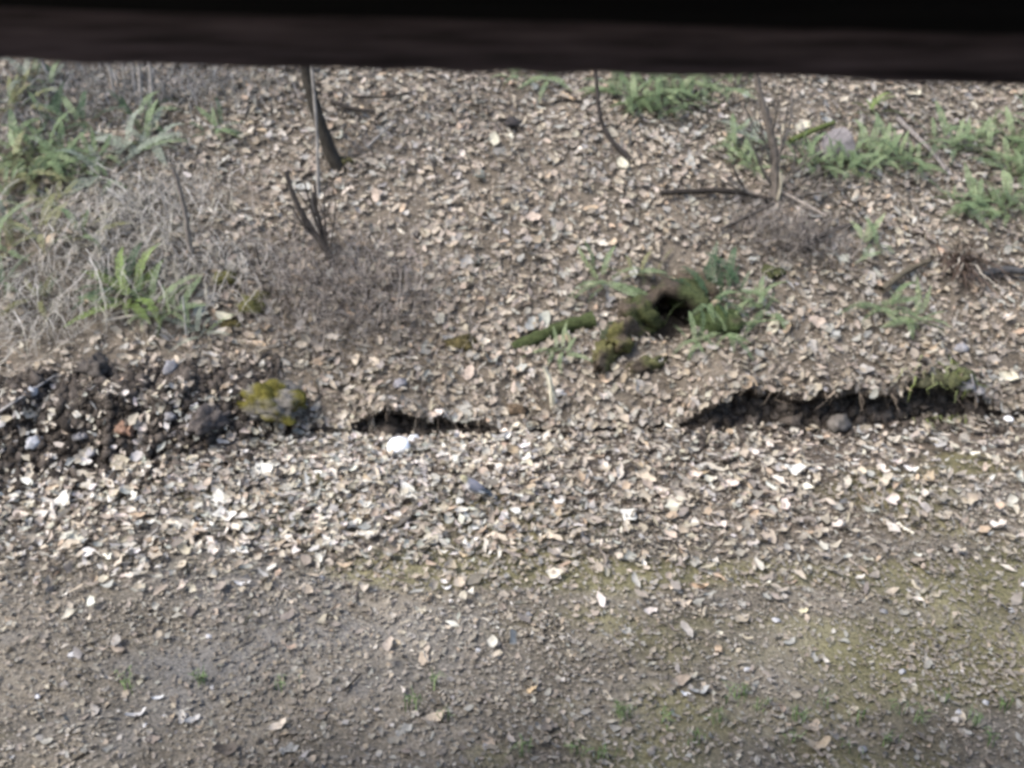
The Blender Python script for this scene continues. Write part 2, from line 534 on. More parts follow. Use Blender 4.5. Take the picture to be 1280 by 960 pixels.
litter('leaf_litter', x, y, rng, (.025, .06), [5, 2, 1, 0, 6, 0, 0, 0, 4, 6], .034, .5,
       'palest bleached leaves strewn over the drift below the mossy boulder', 'leaf litter')
def d_fore(x, y):
    return .5 + 1.1 * fbm(x * 2, y * 2, 150)
x, y = scatter(8500, -2.6, 2.6, 1.5, 3.2, rng, d_fore)
litter('leaf_litter', x, y, rng, (.014, .042), [1, 1.5, 3, 6, .6, .6, 8, 6, 9, .5], .008, .4,
       'scattered small dry leaves on the bare trodden soil', 'leaf litter', .5, (.245, .22, .182))

def crumbs(name, N, y0, y1, Lr, wpal, lab, dens, seed):
    rg = np.random.default_rng(seed)
    x, y = scatter(N, -3.0, 3.0, y0, y1, rg, dens)
    return litter(name, x, y, rg, Lr, wpal, .004, .5, lab, 'leaf crumbs', .55, (.215, .192, .158), 3, M_CRUMB, (.3, .9))
crumbs('leaf_crumbs', 120000, 1.4, 3.3, (.006, .026), [.8, 1.2, 3, 6, .6, .3, 9, 8, 9, .6],
       'grey brown crumbs of broken leaves strewn over the trodden soil', lambda x, y: .6 + 1.2 * fbm(x * 3, y * 3, 160), 5)
crumbs('leaf_crumbs', 40000, 3.0, 7.0, (.012, .03), [2, 3, 4, 5, 1, 1, 6, 5, 4, .4],
       'small broken leaf pieces between the larger leaves of the slope',
       lambda x, y: .7 * keep_density(x, y), 6)

def soil_clods():
    rg = np.random.default_rng(8)
    N = 14000
    x = np.concatenate([rg.uniform(-2.6, -1.0, N), rg.uniform(.7, 2.1, N // 3), rg.uniform(-.7, -.05, N // 6)])
    y = lip_y(x) + np.concatenate([rg.uniform(-.32, .25, N), rg.uniform(-.14, .02, N // 3), rg.uniform(-.10, .02, N // 6)])
    sz = rg.gamma(1.6, .0042, len(x)) + .003
    z = gz(x, y)
    b_ = rg.uniform(0, .55, len(x)); dd = cave_d(x); yl = lip_y(x)        # clods lying up the face of the undercut
    fc = (dd > .03) & (np.arange(len(x)) >= N) & (rg.random(len(x)) < .75)
    y = np.where(fc, yl + dd * (.2 + 1.45 * b_), y); z = np.where(fc, front_z(x, yl) + lip_h(x) * b_, z)
    sz = np.where(fc, sz * 1.1, sz)
    O = np.array([[1, 0, 0], [-1, 0, 0], [0, 1, 0], [0, -1, 0], [0, 0, 1], [0, 0, -1.]])
    V = O[None] * sz[:, None, None] * (.7 + .6 * rg.random((len(x), 6, 1))) + rg.normal(0, .25, (len(x), 6, 3)) * sz[:, None, None]
    V += np.stack([x, y, z + sz * .3], -1)[:, None]
    T = np.array([[0, 2, 4], [2, 1, 4], [1, 3, 4], [3, 0, 4], [2, 0, 5], [1, 2, 5], [3, 1, 5], [0, 3, 5]])
    F = (T[None] + (np.arange(len(x)) * 6)[:, None, None]).reshape(-1, 3)
    c = np.array([.062, .053, .045])[None] * rg.uniform(.5, 1.9, (len(x), 1))
    tag(link('soil_clods', mesh_np('soil_clods', V, F, M_SOIL, np.repeat(c, 6, 0), False)), 'dark crumbly earth clods on the torn bank', 'soil', kind='stuff')
soil_clods()

def rootlets():
    rg = np.random.default_rng(12); mb = MB()
    for k in range(34):
        x = rg.uniform(.78, 2.0) if rg.random() < .7 else rg.uniform(-.62, -.12)
        p = np.array([x, float(lip_y(x)) - .01, float(front_z(x, lip_y(x)) + lip_h(x)) - .005])
        l = rg.uniform(.03, .10)
        P = [p + np.array([0, .04, .01]), p, p + np.array([rg.normal(0, .015), -.01, -l * .5]), p + np.array([rg.normal(0, .03), rg.normal(0, .02), -l])]
        mb.tube(P, np.array([.0022, .002, .0016, .0007]) * rg.uniform(.7, 1.6), np.array([.17, .14, .11]) * rg.uniform(.5, 1.7), 4)
    tag(link('rootlets', mb.mesh('rootlets', M_BARK)), 'fine rootlets hanging from the lips of the undercut banks', 'rootlets', kind='stuff')
rootlets()

# single leaves that show as leaves of their own
def leaf_mesh(k, rg, L, wpal):
    V = leaf_shapes(1, rg, np.array([L]), np.array([L * rg.uniform(.42, .7)]), np.array([rg.normal(0, .8)]), np.array([abs(rg.normal(.35, .3))]), 7)
    c = np.repeat(leaf_cols(1, rg, wpal), V.shape[1], 0) * (1 + .2 * (rg.random((V.shape[1], 1)) - .5))
    V[0, :, 2] -= np.percentile(V[0, :, 2], 15)
    return mesh_np('fallen_leaf', V[0], leaf_faces(7), M_LEAF, np.clip(c, .02, .85), True)
def put_leaf(me, p, rg, label, group=None, lift=.012, tilt=.35, yaw=None):
    n = normal_at(np.array([p[0]]), np.array([p[1]]))
    R = frames(n, np.array([rg.uniform(0, 6.28) if yaw is None else yaw]), np.array([abs(rg.normal(0, tilt))]), np.array([rg.uniform(0, 6.28)]))[0]
    o = link('fallen_leaf', me)
    o.matrix_world = Matrix.Translation(Vector(p + n[0] * lift)) @ Matrix(R.tolist()).to_4x4()
    return tag(o, label, 'leaf', group)
rg = np.random.default_rng(21)
ML_P = [leaf_mesh(k, rg, rg.uniform(.055, .095), [5, 4, 2, 0, 5, 1, 0, 0, 2, 2]) for k in range(14)]
ML_T = [leaf_mesh(k, rg, rg.uniform(.055, .10), [5, 6, 4, 1, 1, 3, .5, 0, 2, .2]) for k in range(14)]
ML_S = [leaf_mesh(k, rg, rg.uniform(.035, .06), [4, 4, 3, 2, 3, 2, 1, 0, 4, 2]) for k in range(10)]
BIRD = at(594, 632)
def look(me):
    c = np.zeros(len(me.vertices) * 4, np.float32); me.color_attributes['Col'].data.foreach_get('color', c)
    r, g, b = c.reshape(-1, 4)[:, :3].mean(0)
    return 'bleached' if r > .54 else 'greyish' if r - b < .07 else 'orange tan' if r - b > .17 else 'pale tan' if r > .42 else 'brown'
cnt = 0
while cnt < 120:
    px, py = rg.uniform(0, 1280), rg.uniform(560, 690)
    p = at(px, py)
    if rg.random() > float(d_drift(p[:1], p[1:2])[0]) or abs(p[0] - BIRD[0]) < .11 and abs(p[1] - BIRD[1]) < .12: continue
    put_leaf(ML_P[cnt % 14], p, rg, look(ML_P[cnt % 14]) + ' curled dry leaf lying on top of the leaf drift below the bank', look(ML_P[cnt % 14]) + ' leaves in the drift below the bank', .024); cnt += 1
cnt = 0
while cnt < 120:
    px, py = rg.uniform(0, 1280), rg.uniform(110, 500)
    p = at(px, py)
    if rg.random() > float(d_slope(p[:1], p[1:2])[0]): continue
    put_leaf(ML_T[cnt % 14], p, rg, look(ML_T[cnt % 14]) + ' large dry leaf lying on top of the hillside leaf litter', look(ML_T[cnt % 14]) + ' leaves on the hillside', .022); cnt += 1
for k in range(42):
    p = at(rg.uniform(0, 1280), 960 - 250 * rg.random() ** 1.3)
    put_leaf(ML_S[k % 10], p, rg, look(ML_S[k % 10]) + ' small dry leaf lying singly on the bare trodden soil', look(ML_S[k % 10]) + ' single leaves on the trodden soil', .006)
def special(px, py, L, col, label, yaw=None, tilt=.25):
    V = leaf_shapes(1, rg, np.array([L]), np.array([L * rg.uniform(.36, .5)]), np.array([rg.choice([-1.1, 1.0])]), np.array([.55]), 7)
    V[0, :, 2] -= np.percentile(V[0, :, 2], 10)
    c = np.array(col)[None] * (1 + .15 * (rg.random((V.shape[1], 1)) - .5))
    put_leaf(mesh_np('fallen_leaf', V[0], leaf_faces(7), M_LEAF, np.clip(c, 0, .9), True), at(px, py), rg, label, None, .008, tilt, yaw)
special(304, 734, .07, (.74, .73, .71), 'bright white leaf on bare soil beside the mossy strip, the longest white scrap', .1)
special(558, 737, .045, (.82, .81, .80), 'small bright white oval leaf alone on the bare mossy soil', 0)
special(873, 738, .085, (.50, .37, .26), 'orange brown folded leaf standing up from the mossy soil', .0)
special(543, 900, .085, (.46, .39, .30), 'large tan leaf curled up at both ends on the grassy soil', .3)
special(1020, 934, .10, (.36, .30, .22), 'long tan rolled leaf lying among green sprouts', .35)
special(850, 857, .085, (.30, .25, .20), 'dark brown curled leaf next to a grey leaf and a white scrap', .4)
special(875, 868, .075, (.40, .40, .38), 'flat grey leaf beside a dark brown curled leaf', .2)
special(855, 871, .04, (.82, .82, .82), 'tiny bright white leaf scrap beside the flat grey leaf', .0)
special(172, 898, .075, (.50, .49, .475), 'pale grey pointed leaf lying flat beside a white round leaf', .5)
special(198, 876, .045, (.62, .62, .61), 'rounded white leaf above the pale grey pointed leaf', .3)
special(228, 902, .06, (.48, .455, .42), 'pale grey leaf folded into a V shape, left wing', 1.9)
special(240, 905, .065, (.48, .465, .44), 'pale grey leaf folded into a V shape, right wing', .9)
special(347, 912, .075, (.56, .49, .40), 'beige upright curled leaf on the bare soil with a dark underside', .8)
special(283, 941, .085, (.10, .085, .07), 'almost black flat leaf lying on the bare trodden soil', .1)
special(665, 867, .06, (.55, .42, .26), 'narrow orange tan leaf lying alone on the soil', .0)
special(1003, 767, .045, (.66, .60, .42), 'cream yellow small leaf on bare soil', .2)
special(812, 768, .06, (.55, .50, .46), 'pinkish grey curled leaf on bare soil', .3)
special(868, 446, .045, (.45, .50, .12), 'bright yellow green leaf below the mossy stump', .4)

# ------------------------------------------------------------------ stones
def blob(rg, rx, ry, rz, seg=14, rings=9, amp=.28, freq=1.8, flat=.35, cutface=None):
    th = np.linspace(0, 2 * math.pi, seg, endpoint=False); ph = np.linspace(0, math.pi, rings)
    P, T = np.meshgrid(ph, th, indexing='ij')
    D = np.stack([np.sin(P) * np.cos(T), np.sin(P) * np.sin(T), np.cos(P)], -1)
    o = rg.uniform(0, 50, 3)
    n = fbm(D[..., 0] * freq + o[0] + D[..., 2] * 1.3, D[..., 1] * freq + o[1] - D[..., 2], int(o[2] * 9), 4)
    r = 1 + amp * 2 * n + (.10 * amp / .28) * np.round(n * 7) / 2
    if cutface is not None: r = cutface(D, r)
    V = D * r[..., None] * np.array([rx, ry, rz])
    V[..., 2] = np.maximum(V[..., 2], -rz * flat)
    F = []
    for i in range(rings - 1):
        for j in range(seg):
            a = i * seg + j; b = i * seg + (j + 1) % seg
            F.append((a, a + seg, b + seg, b))
    return V.reshape(-1, 3), np.array(F), D.reshape(-1, 3)

def stone(px, py, size, col, label, group=None, name='stone', asp=(.8, .65), mat=M_STONE, sink=.15, yaw=None, seed=0):
    rg = np.random.default_rng(int(px * 7 + py + seed))
    V, F, D = blob(rg, size / 2, size / 2 * asp[0], size / 2 * asp[1], *((26, 16, .75, 3.6) if name == 'clod' else (18, 12, .14, 1.6) if col[0] > .8 else (16, 10, .42, 2.6)))
    c = np.array(col)[None] * (1 + .3 * (rg.random((len(V), 1)) - .5))
    o = link(name, mesh_np(name, V, F, mat, c, True))
    p = at(px, py)
    o.location = (p[0], p[1], p[2] + size / 2 * asp[1] * (1 - sink) * .6 + (.012 if py < 600 else 0))
    o.rotation_euler = (rg.uniform(-.25, .25), rg.uniform(-.2, .2), rg.uniform(0, 6.28) if yaw is None else yaw)
    return tag(o, label, 'stone', group)
stone(499, 568, .10, (.88, .89, .90), 'brilliant white round stone in the leaf drift below the dark undercut', asp=(.9, .8))
stone(517, 554, .050, (.74, .76, .78), 'small pale stone touching the brilliant white stone')
stone(215, 467, .09, (.19, .19, .20), 'grey blue stone with a dark side on the left bank top', asp=(.7, .6))
stone(500, 486, .06, (.20, .195, .205), 'small grey stone on the litter above the dark undercut')
def pointed_rock():
    rg = np.random.default_rng(4); p = at(1045, 192)
    bm = bmesh.new()
    for c in [(-.10, -.06, -.05), (.09, -.07, -.05), (.11, .08, -.03), (-.08, .09, -.03), (-.07, -.045, .03), (.03, -.05, .075), (.075, .02, .06), (-.02, .05, .085), (.0, -.01, .115), (-.05, .03, .06), (.09, -.02, .01)]:
        bm.verts.new(Vector(c) + Vector(rg.normal(0, .008, 3)))
    r = bmesh.ops.convex_hull(bm, input=bm.verts)
    bmesh.ops.bevel(bm, geom=list(bm.edges), offset=.006, segments=2, affect='EDGES')
    me = bpy.data.meshes.new('rock'); bm.to_mesh(me); bm.free(); me.materials.append(M_STONE)
    a = me.color_attributes.new('Col', 'FLOAT_COLOR', 'POINT')
    for k in range(len(me.vertices)): a.data[k].color = (.19, .175, .175, 1)
    o = link('rock', me); o.location = p + np.array([0, 0, .03])
    tag(o, 'grey pointed rock among the ferns behind the branching shrub', 'rock')
pointed_rock()
stone(1048, 541, .11, (.13, .118, .105), 'grey earthy rock lying in the mouth of the long undercut', asp=(.7, .8))
stone(1192, 522, .09, (.26, .25, .25), 'round grey cobble at the high end of the undercut bank', asp=(.8, .8))
stone(1215, 514, .065, (.19, .185, .185), 'smooth blue grey cobble beside a pale twig at the bank')
stone(1200, 443, .07, (.22, .215, .22), 'pale grey stone by a small dark hollow above the bank')
stone(641, 160, .13, (.035, .03, .028), 'blackish lump standing in for a dark hole in the litter high on the slope', asp=(.6, .4))  # near-black lump put where there is only a small shaded hole
stone(265, 540, .17, (.075, .065, .06), 'brown earth clod below the mossy boulder', asp=(.6, .6), name='clod')
stone(120, 470, .17, (.06, .052, .045), 'large dark earth clod on the left bank', asp=(.7, .5), name='clod')
stone(700, 498, .05, (.5, .48, .45), 'pale pebble beside the bent pale stick')
stone(40, 498, .06, (.36, .37, .385), 'light blue grey stone lying on the left dark bank')
stone(45, 560, .07, (.33, .34, .36), 'blue grey cobble at the foot of the left dark bank')
stone(160, 545, .07, (.21, .13, .09), 'reddish brown clod on the dark bank face', name='clod')
rg = np.random.default_rng(77)
for k in range(10):
    px = rg.uniform(5, 300); py = 575 - (px / 300) * 35 + rg.uniform(-30, 22)
    stone(px, py, rg.uniform(.03, .06), np.array([.30, .29, .29]) * rg.uniform(.5, 1.5), 'small grey pebble on the dark earth of the left bank', 'pebbles on the left bank', name='pebble')
for k in range(26):
    px = rg.uniform(0, 1280); py = rg.uniform(700, 955)
    stone(px, py, rg.uniform(.014, .028), np.array([.38, .38, .39]) * rg.uniform(.6, 1.4), 'small pale pebble on the trodden soil', 'pebbles on the trodden soil', name='pebble')

# ------------------------------------------------------------------ moss on stone, stump and log
def moss_tuft(mb, V, N, rg, col, n, h):
    idx = rg.integers(0, len(V), n)
    for i in idx:
        p = V[i] + rg.normal(0, .008, 3); d = N[i] + rg.normal(0, .45, 3); d /= np.linalg.norm(d)
        s = np.cross(d, rg.normal(0, 1, 3)); s /= np.linalg.norm(s) + 1e-6
        q = p + d * h * rg.uniform(.5, 1.3)
        w = h * .35
        mb.add([p - s * w, p + s * w, q], [(0, 1, 2)], np.array(col) * rg.uniform(.6, 1.5))

def mossy_boulder():
    rg = np.random.default_rng(5)
    p = at(340, 520)
    V, F, D = blob(rg, .155, .11, .075, 44, 28, .45, 2.8, .6)
    n = fbm(V[:, 0] * 14, V[:, 1] * 14 + V[:, 2] * 9, 8, 3)
    m = sstep(-.10, .06, n * 1.3 + .16 * D[:, 2])[:, None]
    c = np.array([.15, .14, .125])[None] * (1 - m) + np.array([.098, .088, .022])[None] * m * (1 + 1.2 * n[:, None])
    root = empty('mossy_boulder', (p[0], p[1], p[2]), 'boulder covered in olive yellow moss beside the earth bank', 'boulder')
    o = link('rock', mesh_np('rock', V, F, M_MOSS, np.clip(c, .01, 1), True), root); o.location = (0, .02, .055)
    mb = MB(); k = m[:, 0] > .5
    moss_tuft(mb, V[k], D[k], rg, (.10, .09, .022), 2200, .013)
    q = link('moss', mb.mesh('moss', M_MOSS, False), root); q.location = (0, .02, .055); tag(q, kind='stuff')
mossy_boulder()

def mossy_stump():
    rg = np.random.default_rng(15)
    X0, Y0 = .72, 4.10
    p = np.array([X0, Y0, .265])
    root = empty('mossy_stump', p, 'rotten mossy tree stump with a dark hollow facing the path', 'stump')
    nu, nv = 44, 14
    u = np.linspace(-.25, math.pi + .25, nu)[:, None]; v = np.linspace(0, 1, nv)[None]
    def shell(rx, rz, dep, amp, seed):
        n = fbm(np.cos(u) * 3 + v * 2 + seed, np.sin(u) * 3 - v * 1.5, seed, 4)
        k = np.sqrt(np.clip(1 - v ** 2, 0, 1)) * (1 + amp * n)
        x = rx * np.cos(u) * k; z = rz * np.sin(u) * k - .02 + .05 * v
        y = dep * v + .05 * n + 0 * u + .06 * np.sin(u)
        return np.stack([x, y, z], -1)
    Vo = shell(.20, .225, .24, .8, 5); Vi = shell(.125, .185, .22, .3, 9)
    V = np.concatenate([Vo.reshape(-1, 3), Vi.reshape(-1, 3)])
    F = []; M = nu * nv
    for i in range(nu - 1):
        for j in range(nv - 1):
            q = i * nv + j
            F += [(q, q + nv, q + nv + 1, q + 1), (M + q, M + q + 1, M + q + nv + 1, M + q + nv)]
        F.append((i * nv, M + i * nv, M + (i + 1) * nv, (i + 1) * nv))
    n = fbm(V[:, 0] * 11, V[:, 1] * 11 + V[:, 2] * 9, 18, 3)
    m = sstep(-.26, -.02, n + .06 * (V[:, 0] > .03))[:, None]
    m[M:] = 0
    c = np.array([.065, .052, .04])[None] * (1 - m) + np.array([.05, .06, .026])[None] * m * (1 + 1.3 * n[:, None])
    c[M:] = np.array([.022, .018, .014])  # shade of the hollow painted into the inner shell
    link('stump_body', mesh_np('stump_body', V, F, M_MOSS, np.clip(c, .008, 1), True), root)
    D = np.stack([np.cos(u) + 0 * v, -.3 + v * 1.0 + 0 * u, np.sin(u) + 0 * v], -1).reshape(-1, 3); D /= np.linalg.norm(D, axis=1, keepdims=True)
    k = m[:M, 0] > .45
    mb = MB(); moss_tuft(mb, V[:M][k], D[k], rg, (.06, .075, .03), 2600, .02)
    tag(link('moss', mb.mesh('moss', M_MOSS, False), root), kind='stuff')
    def rt(px, py, rx, ry, rz, yaw, seed, col):
        rr = np.random.default_rng(seed)
        V, F, D = blob(rr, rx, ry, rz, 30, 18, .5, 2.4, .5)
        n = fbm(V[:, 0] * 14, V[:, 1] * 14 + V[:, 2] * 11, seed, 3)
        m = sstep(-.1, .08, n)[:, None]
        c = np.array([.075, .06, .045])[None] * (1 - m) + np.array(col)[None] * m
        mb = MB(); mb.add(V, F, np.clip(c, .01, 1)); k = m[:, 0] > .4
        q = at(px, py) - p
        o = link('root', mb.mesh('root', M_MOSS), root); o.location = q + np.array([0, 0, .01]); o.rotation_euler = (0, 0, yaw)
        mt = MB(); moss_tuft(mt, V[k], D[k], rr, col, 900, .015)
        tag(link('moss', mt.mesh('moss', M_MOSS, False), o), kind='stuff')
    rt(778, 425, .13, .07, .07, 1.0, 1, (.095, .09, .035))
    rt(800, 400, .12, .09, .09, .7, 6, (.055, .062, .026))
    rt(868, 372, .13, .09, .10, -.3, 7, (.042, .055, .024))
    rt(757, 448, .12, .055, .06, 1.1, 2, (.10, .095, .04))
    rt(902, 408, .10, .07, .07, -.5, 3, (.045, .062, .025))
    rt(812, 458, .09, .04, .035, .5, 4, (.085, .085, .04))
mossy_stump()

def mossy_log():
    rg = np.random.default_rng(25)
    pix = [(640, 438), (665, 430), (690, 420), (715, 413), (742, 405)]
    r = [.018, .026, .030, .033, .034]
    P = np.array([at(*a) + np.array([0, 0, q * .7]) for a, q in zip(pix, r)])
    root = empty('mossy_log', P[2] * [1, 1, 1] - [0, 0, .03], 'short green mossy log lying left of the hollow stump', 'log')
    P = P - np.array(root.location)
    t = np.linspace(0, 1, 14); ti = np.linspace(0, 1, 5)
    Q = np.stack([np.interp(t, ti, P[:, k]) for k in range(3)], -1); rr = np.interp(t, ti, r)
    mb = MB(); mb.tube(Q, rr, (.05, .062, .026), 10, .6, 4)
    V = mb.V[0]
    link('wood', mb.mesh('wood', M_MOSS), root)
    N = np.repeat(Q, 10, 0); N = V[:140] - N; N /= np.linalg.norm(N, axis=1, keepdims=True)
    mt = MB(); moss_tuft(mt, V[:140], N, rg, (.065, .10, .03), 1300, .016)
    tag(link('moss', mt.mesh('moss', M_MOSS, False), root), kind='stuff')
mossy_log()

def moss_cushion(px, py, size, col, label):
    rg = np.random.default_rng(int(px + py))
    p = at(px, py)
    V, F, D = blob(rg, size / 2, size / 2.6, size / 3.4, 22, 14, .6, 2.8, .3)
    mb = MB(); mb.add(V, F, np.array(col)[None] * (1 + .6 * (rg.random((len(V), 1)) - .5)))
    moss_tuft(mb, V, D, rg, col, 420, .018)
    o = link('moss_cushion', mb.mesh('moss_cushion', M_MOSS, False)); o.location = (p[0], p[1], p[2] + .01)
    tag(o, label, 'moss')
moss_cushion(580, 432, .12, (0.083, 0.070, 0.033), 'olive moss cushion left of the mossy log')
moss_cushion(280, 352, .11, (0.102, 0.098, 0.033), 'yellow green moss cushion right of the big fern clump')
moss_cushion(318, 385, .15, (0.090, 0.087, 0.033), 'olive green mossy lump above the mossy boulder')
moss_cushion(286, 410, .08, (0.096, 0.081, 0.033), 'small olive moss cushion beside the mossy lump')
moss_cushion(645, 515, .09, (0.109, 0.081, 0.055), 'ochre moss cushion beside the bent pale stick')
moss_cushion(395, 603, .09, (0.096, 0.087, 0.055), 'flat olive moss cushion in the pale leaf drift')
moss_cushion(1165, 486, .17, (0.064, 0.064, 0.039), 'dark moss hanging on the undercut lip below the green blades')
moss_cushion(1195, 478, .13, (0.083, 0.087, 0.044), 'green moss on the bank top beside the green blades')
moss_cushion(430, 205, .09, (0.077, 0.070, 0.033), 'olive moss at the foot of the thick curved sapling')
moss_cushion(770, 420, .14, (0.048, 0.055, 0.033), 'dark green moss lump between log and hollow stump')
moss_cushion(965, 345, .11, (0.064, 0.070, 0.033), 'olive moss cushion below the branching shrub')

# ------------------------------------------------------------------ saplings, shrubs and sticks
def smooth_path(P, n):
    P = np.asarray(P, float); m = len(P)
    t = np.linspace(0, m - 1, n); out = []
    for u in t:
        i = min(int(u), m - 2); f = u - i
        p0 = P[max(i - 1, 0)]; p1 = P[i]; p2 = P[i + 1]; p3 = P[min(i + 2, m - 1)]
        out.append(.5 * (2 * p1 + (p2 - p0) * f + (2 * p0 - 5 * p1 + 4 * p2 - p3) * f * f + (3 * p1 - p0 - 3 * p2 + p3) * f ** 3))
    return np.array(out)

def stem(root, name, P, r0, r1, col, n=18, k=7, seed=0, mat=None):
    P = smooth_path(P, n) - np.array(root.location)
    mb = MB(); mb.tube(P, np.linspace(r0, r1, n), col, k, .22, seed)
    return link(name, mb.mesh(name, mat or M_BARK), root)

def twigs(root, P, r, col, seed, n=4, L=.5):
    rg = np.random.default_rng(seed)
    P = np.asarray(P)
    for k in range(n):
        a = P[-1] + (P[-2] - P[-1]) * rg.random()
        d = np.array([rg.normal(0, .6), rg.normal(0, .6), 1.0])
        Q = [a, a + d * L * .4, a + d * L * .75 + rg.normal(0, .05, 3), a + d * L + rg.normal(0, .08, 3)]
        stem(root, 'branch', Q, r, r * .3, col, 8, 5, seed + k)

def sapling(pixels, r0, r1, col, label, up=1.4, lean=(0, 0), group=None, ntw=3, dy=0.0, name='sapling', cat='sapling'):
    """the first pixel is the foot, later ones are on the stem; it goes on above the eave line"""
    p = at(*pixels[0])
    P = [p - np.array([0, 0, .03])]
    for i, (a, b) in enumerate(pixels[1:]):
        P.append(at_y(a, b, p[1] + dy * (i + 1)))
    root = empty(name, p, label, cat, group)
    if up:
        q = P[-1]; d = P[-1] - P[-2]; d = d / np.linalg.norm(d)
        P.append(q + d * up * .4 + np.array([lean[0] * .3, lean[1] * .3, up * .1]))
        P.append(q + d * up * .7 + np.array([lean[0], lean[1], up * .3]))
    stem(root, 'trunk', P, r0, r1, col, 26, 9, int(pixels[0][0]))
    if ntw: twigs(root, P, r1 * .6, col, int(pixels[0][1]), ntw, .45)
    return root, P
GREY = (.062, .054, .048); PALE = (.28, .26, .235); DARK = (.035, .03, .026); BRN = (.13, .105, .082)
sapling([(427, 212), (413, 190), (402, 160), (392, 128), (383, 88)], .034, .024, (.038, .034, .028), 'thick dark curved sapling trunk rising from the upper slope', .9)
sapling([(397, 245), (397, 200), (395, 150), (390, 85)], .009, .006, PALE, 'thin pale upright stem just left of the thick curved trunk', .9, ntw=2)
r_, P_ = sapling([(420, 330), (408, 312), (388, 285), (370, 252), (357, 215)], .022, .009, GREY, 'forked grey sapling with three bare stems leaning left', .0, ntw=0)
y0 = P_[0][1]
stem(r_, 'branch', [at_y(408, 312, y0), at_y(402, 285, y0), at_y(396, 262, y0 - .02), at_y(393, 230, y0 - .03)], .010, .005, GREY)
stem(r_, 'branch', [at_y(406, 308, y0), at_y(392, 265, y0), at_y(389, 235, y0 - .05)], .006, .003, PALE)
stem(r_, 'branch', [at_y(400, 303, y0), at_y(378, 280, y0 + .02), at_y(362, 255, y0 + .02)], .006, .003, GREY)
for (a, b, c, d, rr) in ((410, 315, 380, 225, .005), (408, 312, 405, 235, .005), (405, 308, 366, 262, .005), (412, 318, 420, 250, .004)):
    stem(r_, 'branch', [at_y(a, b, y0), at_y((a + c) / 2 + (c - a) * .1, (b + d) / 2, y0 - .02), at_y(c, d, y0 - .03)], rr * 1.4, rr * .6, GREY, 8, 5, a + c)
    for q in (-1, 1):
        stem(r_, 'branch', [at_y((a + c) / 2, (b + d) / 2, y0 - .02), at_y(c + q * 10, d + 12, y0 - .04)], rr * .8, rr * .4, GREY, 5, 5, a + q)
sapling([(242, 330), (236, 300), (231, 265), (222, 228), (216, 210)], .014, .007, (.17, .15, .13), 'grey broken sapling stem amid the dry grass', 0, ntw=0)
sapling([(228, 330), (218, 312), (205, 300)], .006, .003, PALE, 'pale crooked twig at the foot of the grey broken sapling', 0, ntw=0, name='twig', cat='twig')
sapling([(212, 270), (204, 250), (198, 235)], .006, .003, PALE, 'short pale twig left of the grey broken sapling', 0, ntw=0, name='twig', cat='twig')
for k, (a, b, c, d) in enumerate([(143, 122, 134, 74), (168, 112, 165, 74), (175, 130, 173, 74), (190, 135, 187, 78), (205, 128, 203, 100)]):
    sapling([(a, b), ((a + c) / 2 + 1, (b + d) / 2), (c, d)], .010, .006, PALE, 'slim pale stem in the row of thin stems in the thicket', .8 if k < 4 else 0, group='thin stems in the thicket', ntw=2 if k < 4 else 0)
sapling([(70, 110), (58, 90), (52, 74)], .010, .006, (.22, .21, .20), 'grey slanting stem by the leafy green thicket', .7, ntw=2)
sapling([(800, 203), (778, 190), (762, 172), (750, 145), (745, 95)], .015, .007, GREY, 'slender grey sapling bent like a hook at its foot', .8, ntw=2)
r_, P_ = sapling([(970, 255), (969, 225), (968, 195), (962, 160), (950, 118), (945, 92)], .026, .007, (.15, .13, .11), 'branching grey shrub with a pale split base among ferns', .6, ntw=2)
y0 = P_[0][1]
stem(r_, 'branch', [at_y(969, 205, y0), at_y(978, 180, y0), at_y(988, 150, y0), at_y(990, 110, y0)], .009, .004, (.2, .18, .16))
stem(r_, 'branch', [at_y(963, 165, y0), at_y(975, 148, y0), at_y(1000, 120, y0)], .004, .002, (.2, .18, .16))
stem(r_, 'branch', [at_y(968, 252, y0), at_y(940, 246, y0), at_y(922, 222, y0 - .03), at_y(916, 205, y0 - .03)], .010, .005, GREY)
stem(r_, 'branch', [at_y(972, 250, y0 - .02), at_y(976, 232, y0 - .03), at_y(975, 215, y0 - .03)], .010, .004, (.36, .33, .25))

for (a, b, c, d, rr) in ((966, 235, 940, 175, .006), (970, 240, 1010, 190, .006), (968, 225, 985, 130, .005), (965, 190, 930, 130, .004), (972, 250, 1040, 235, .007), (966, 250, 900, 225, .006), (969, 215, 950, 150, .004), (970, 246, 1025, 210, .005), (964, 175, 975, 105, .004)):
    stem(r_, 'branch', [at_y(a, b, y0), at_y((a + c) / 2 + (c - a) * .12, (b + d) / 2, y0 - .03), at_y(c, d, y0 - .05)], rr * 1.4, rr * .6, (.11, .098, .085), 8, 5, a + c)
    for q in (-1, 1):
        stem(r_, 'branch', [at_y((a + c) / 2, (b + d) / 2, y0 - .03), at_y(c + q * 12, d + 8 * q - 6, y0 - .06)], rr * .7, rr * .3, (.14, .125, .11), 5, 5, a + q)
def stick(pixels, r0, r1, col, label, lift=.012, group=None, name='stick'):
    P = [at(*a) for a in pixels]
    root = empty(name, P[0], label, 'stick', group)
    if pixels[0][1] < 520: lift += .03
    P = np.array(P) + np.array([0, 0, lift])
    Q = smooth_path(P, 12) - P[0]
    mb = MB(); mb.tube(Q, np.linspace(r0, r1, 12), col, 6, .3, int(pixels[0][0]))
    o = link('wood', mb.mesh('wood', M_BARK), root); o.location = (0, 0, lift)
    return root
stick([(825, 254), (860, 252), (900, 251), (935, 256), (965, 262)], .014, .010, DARK, 'dark straight branch lying level left of the branching shrub', .02)
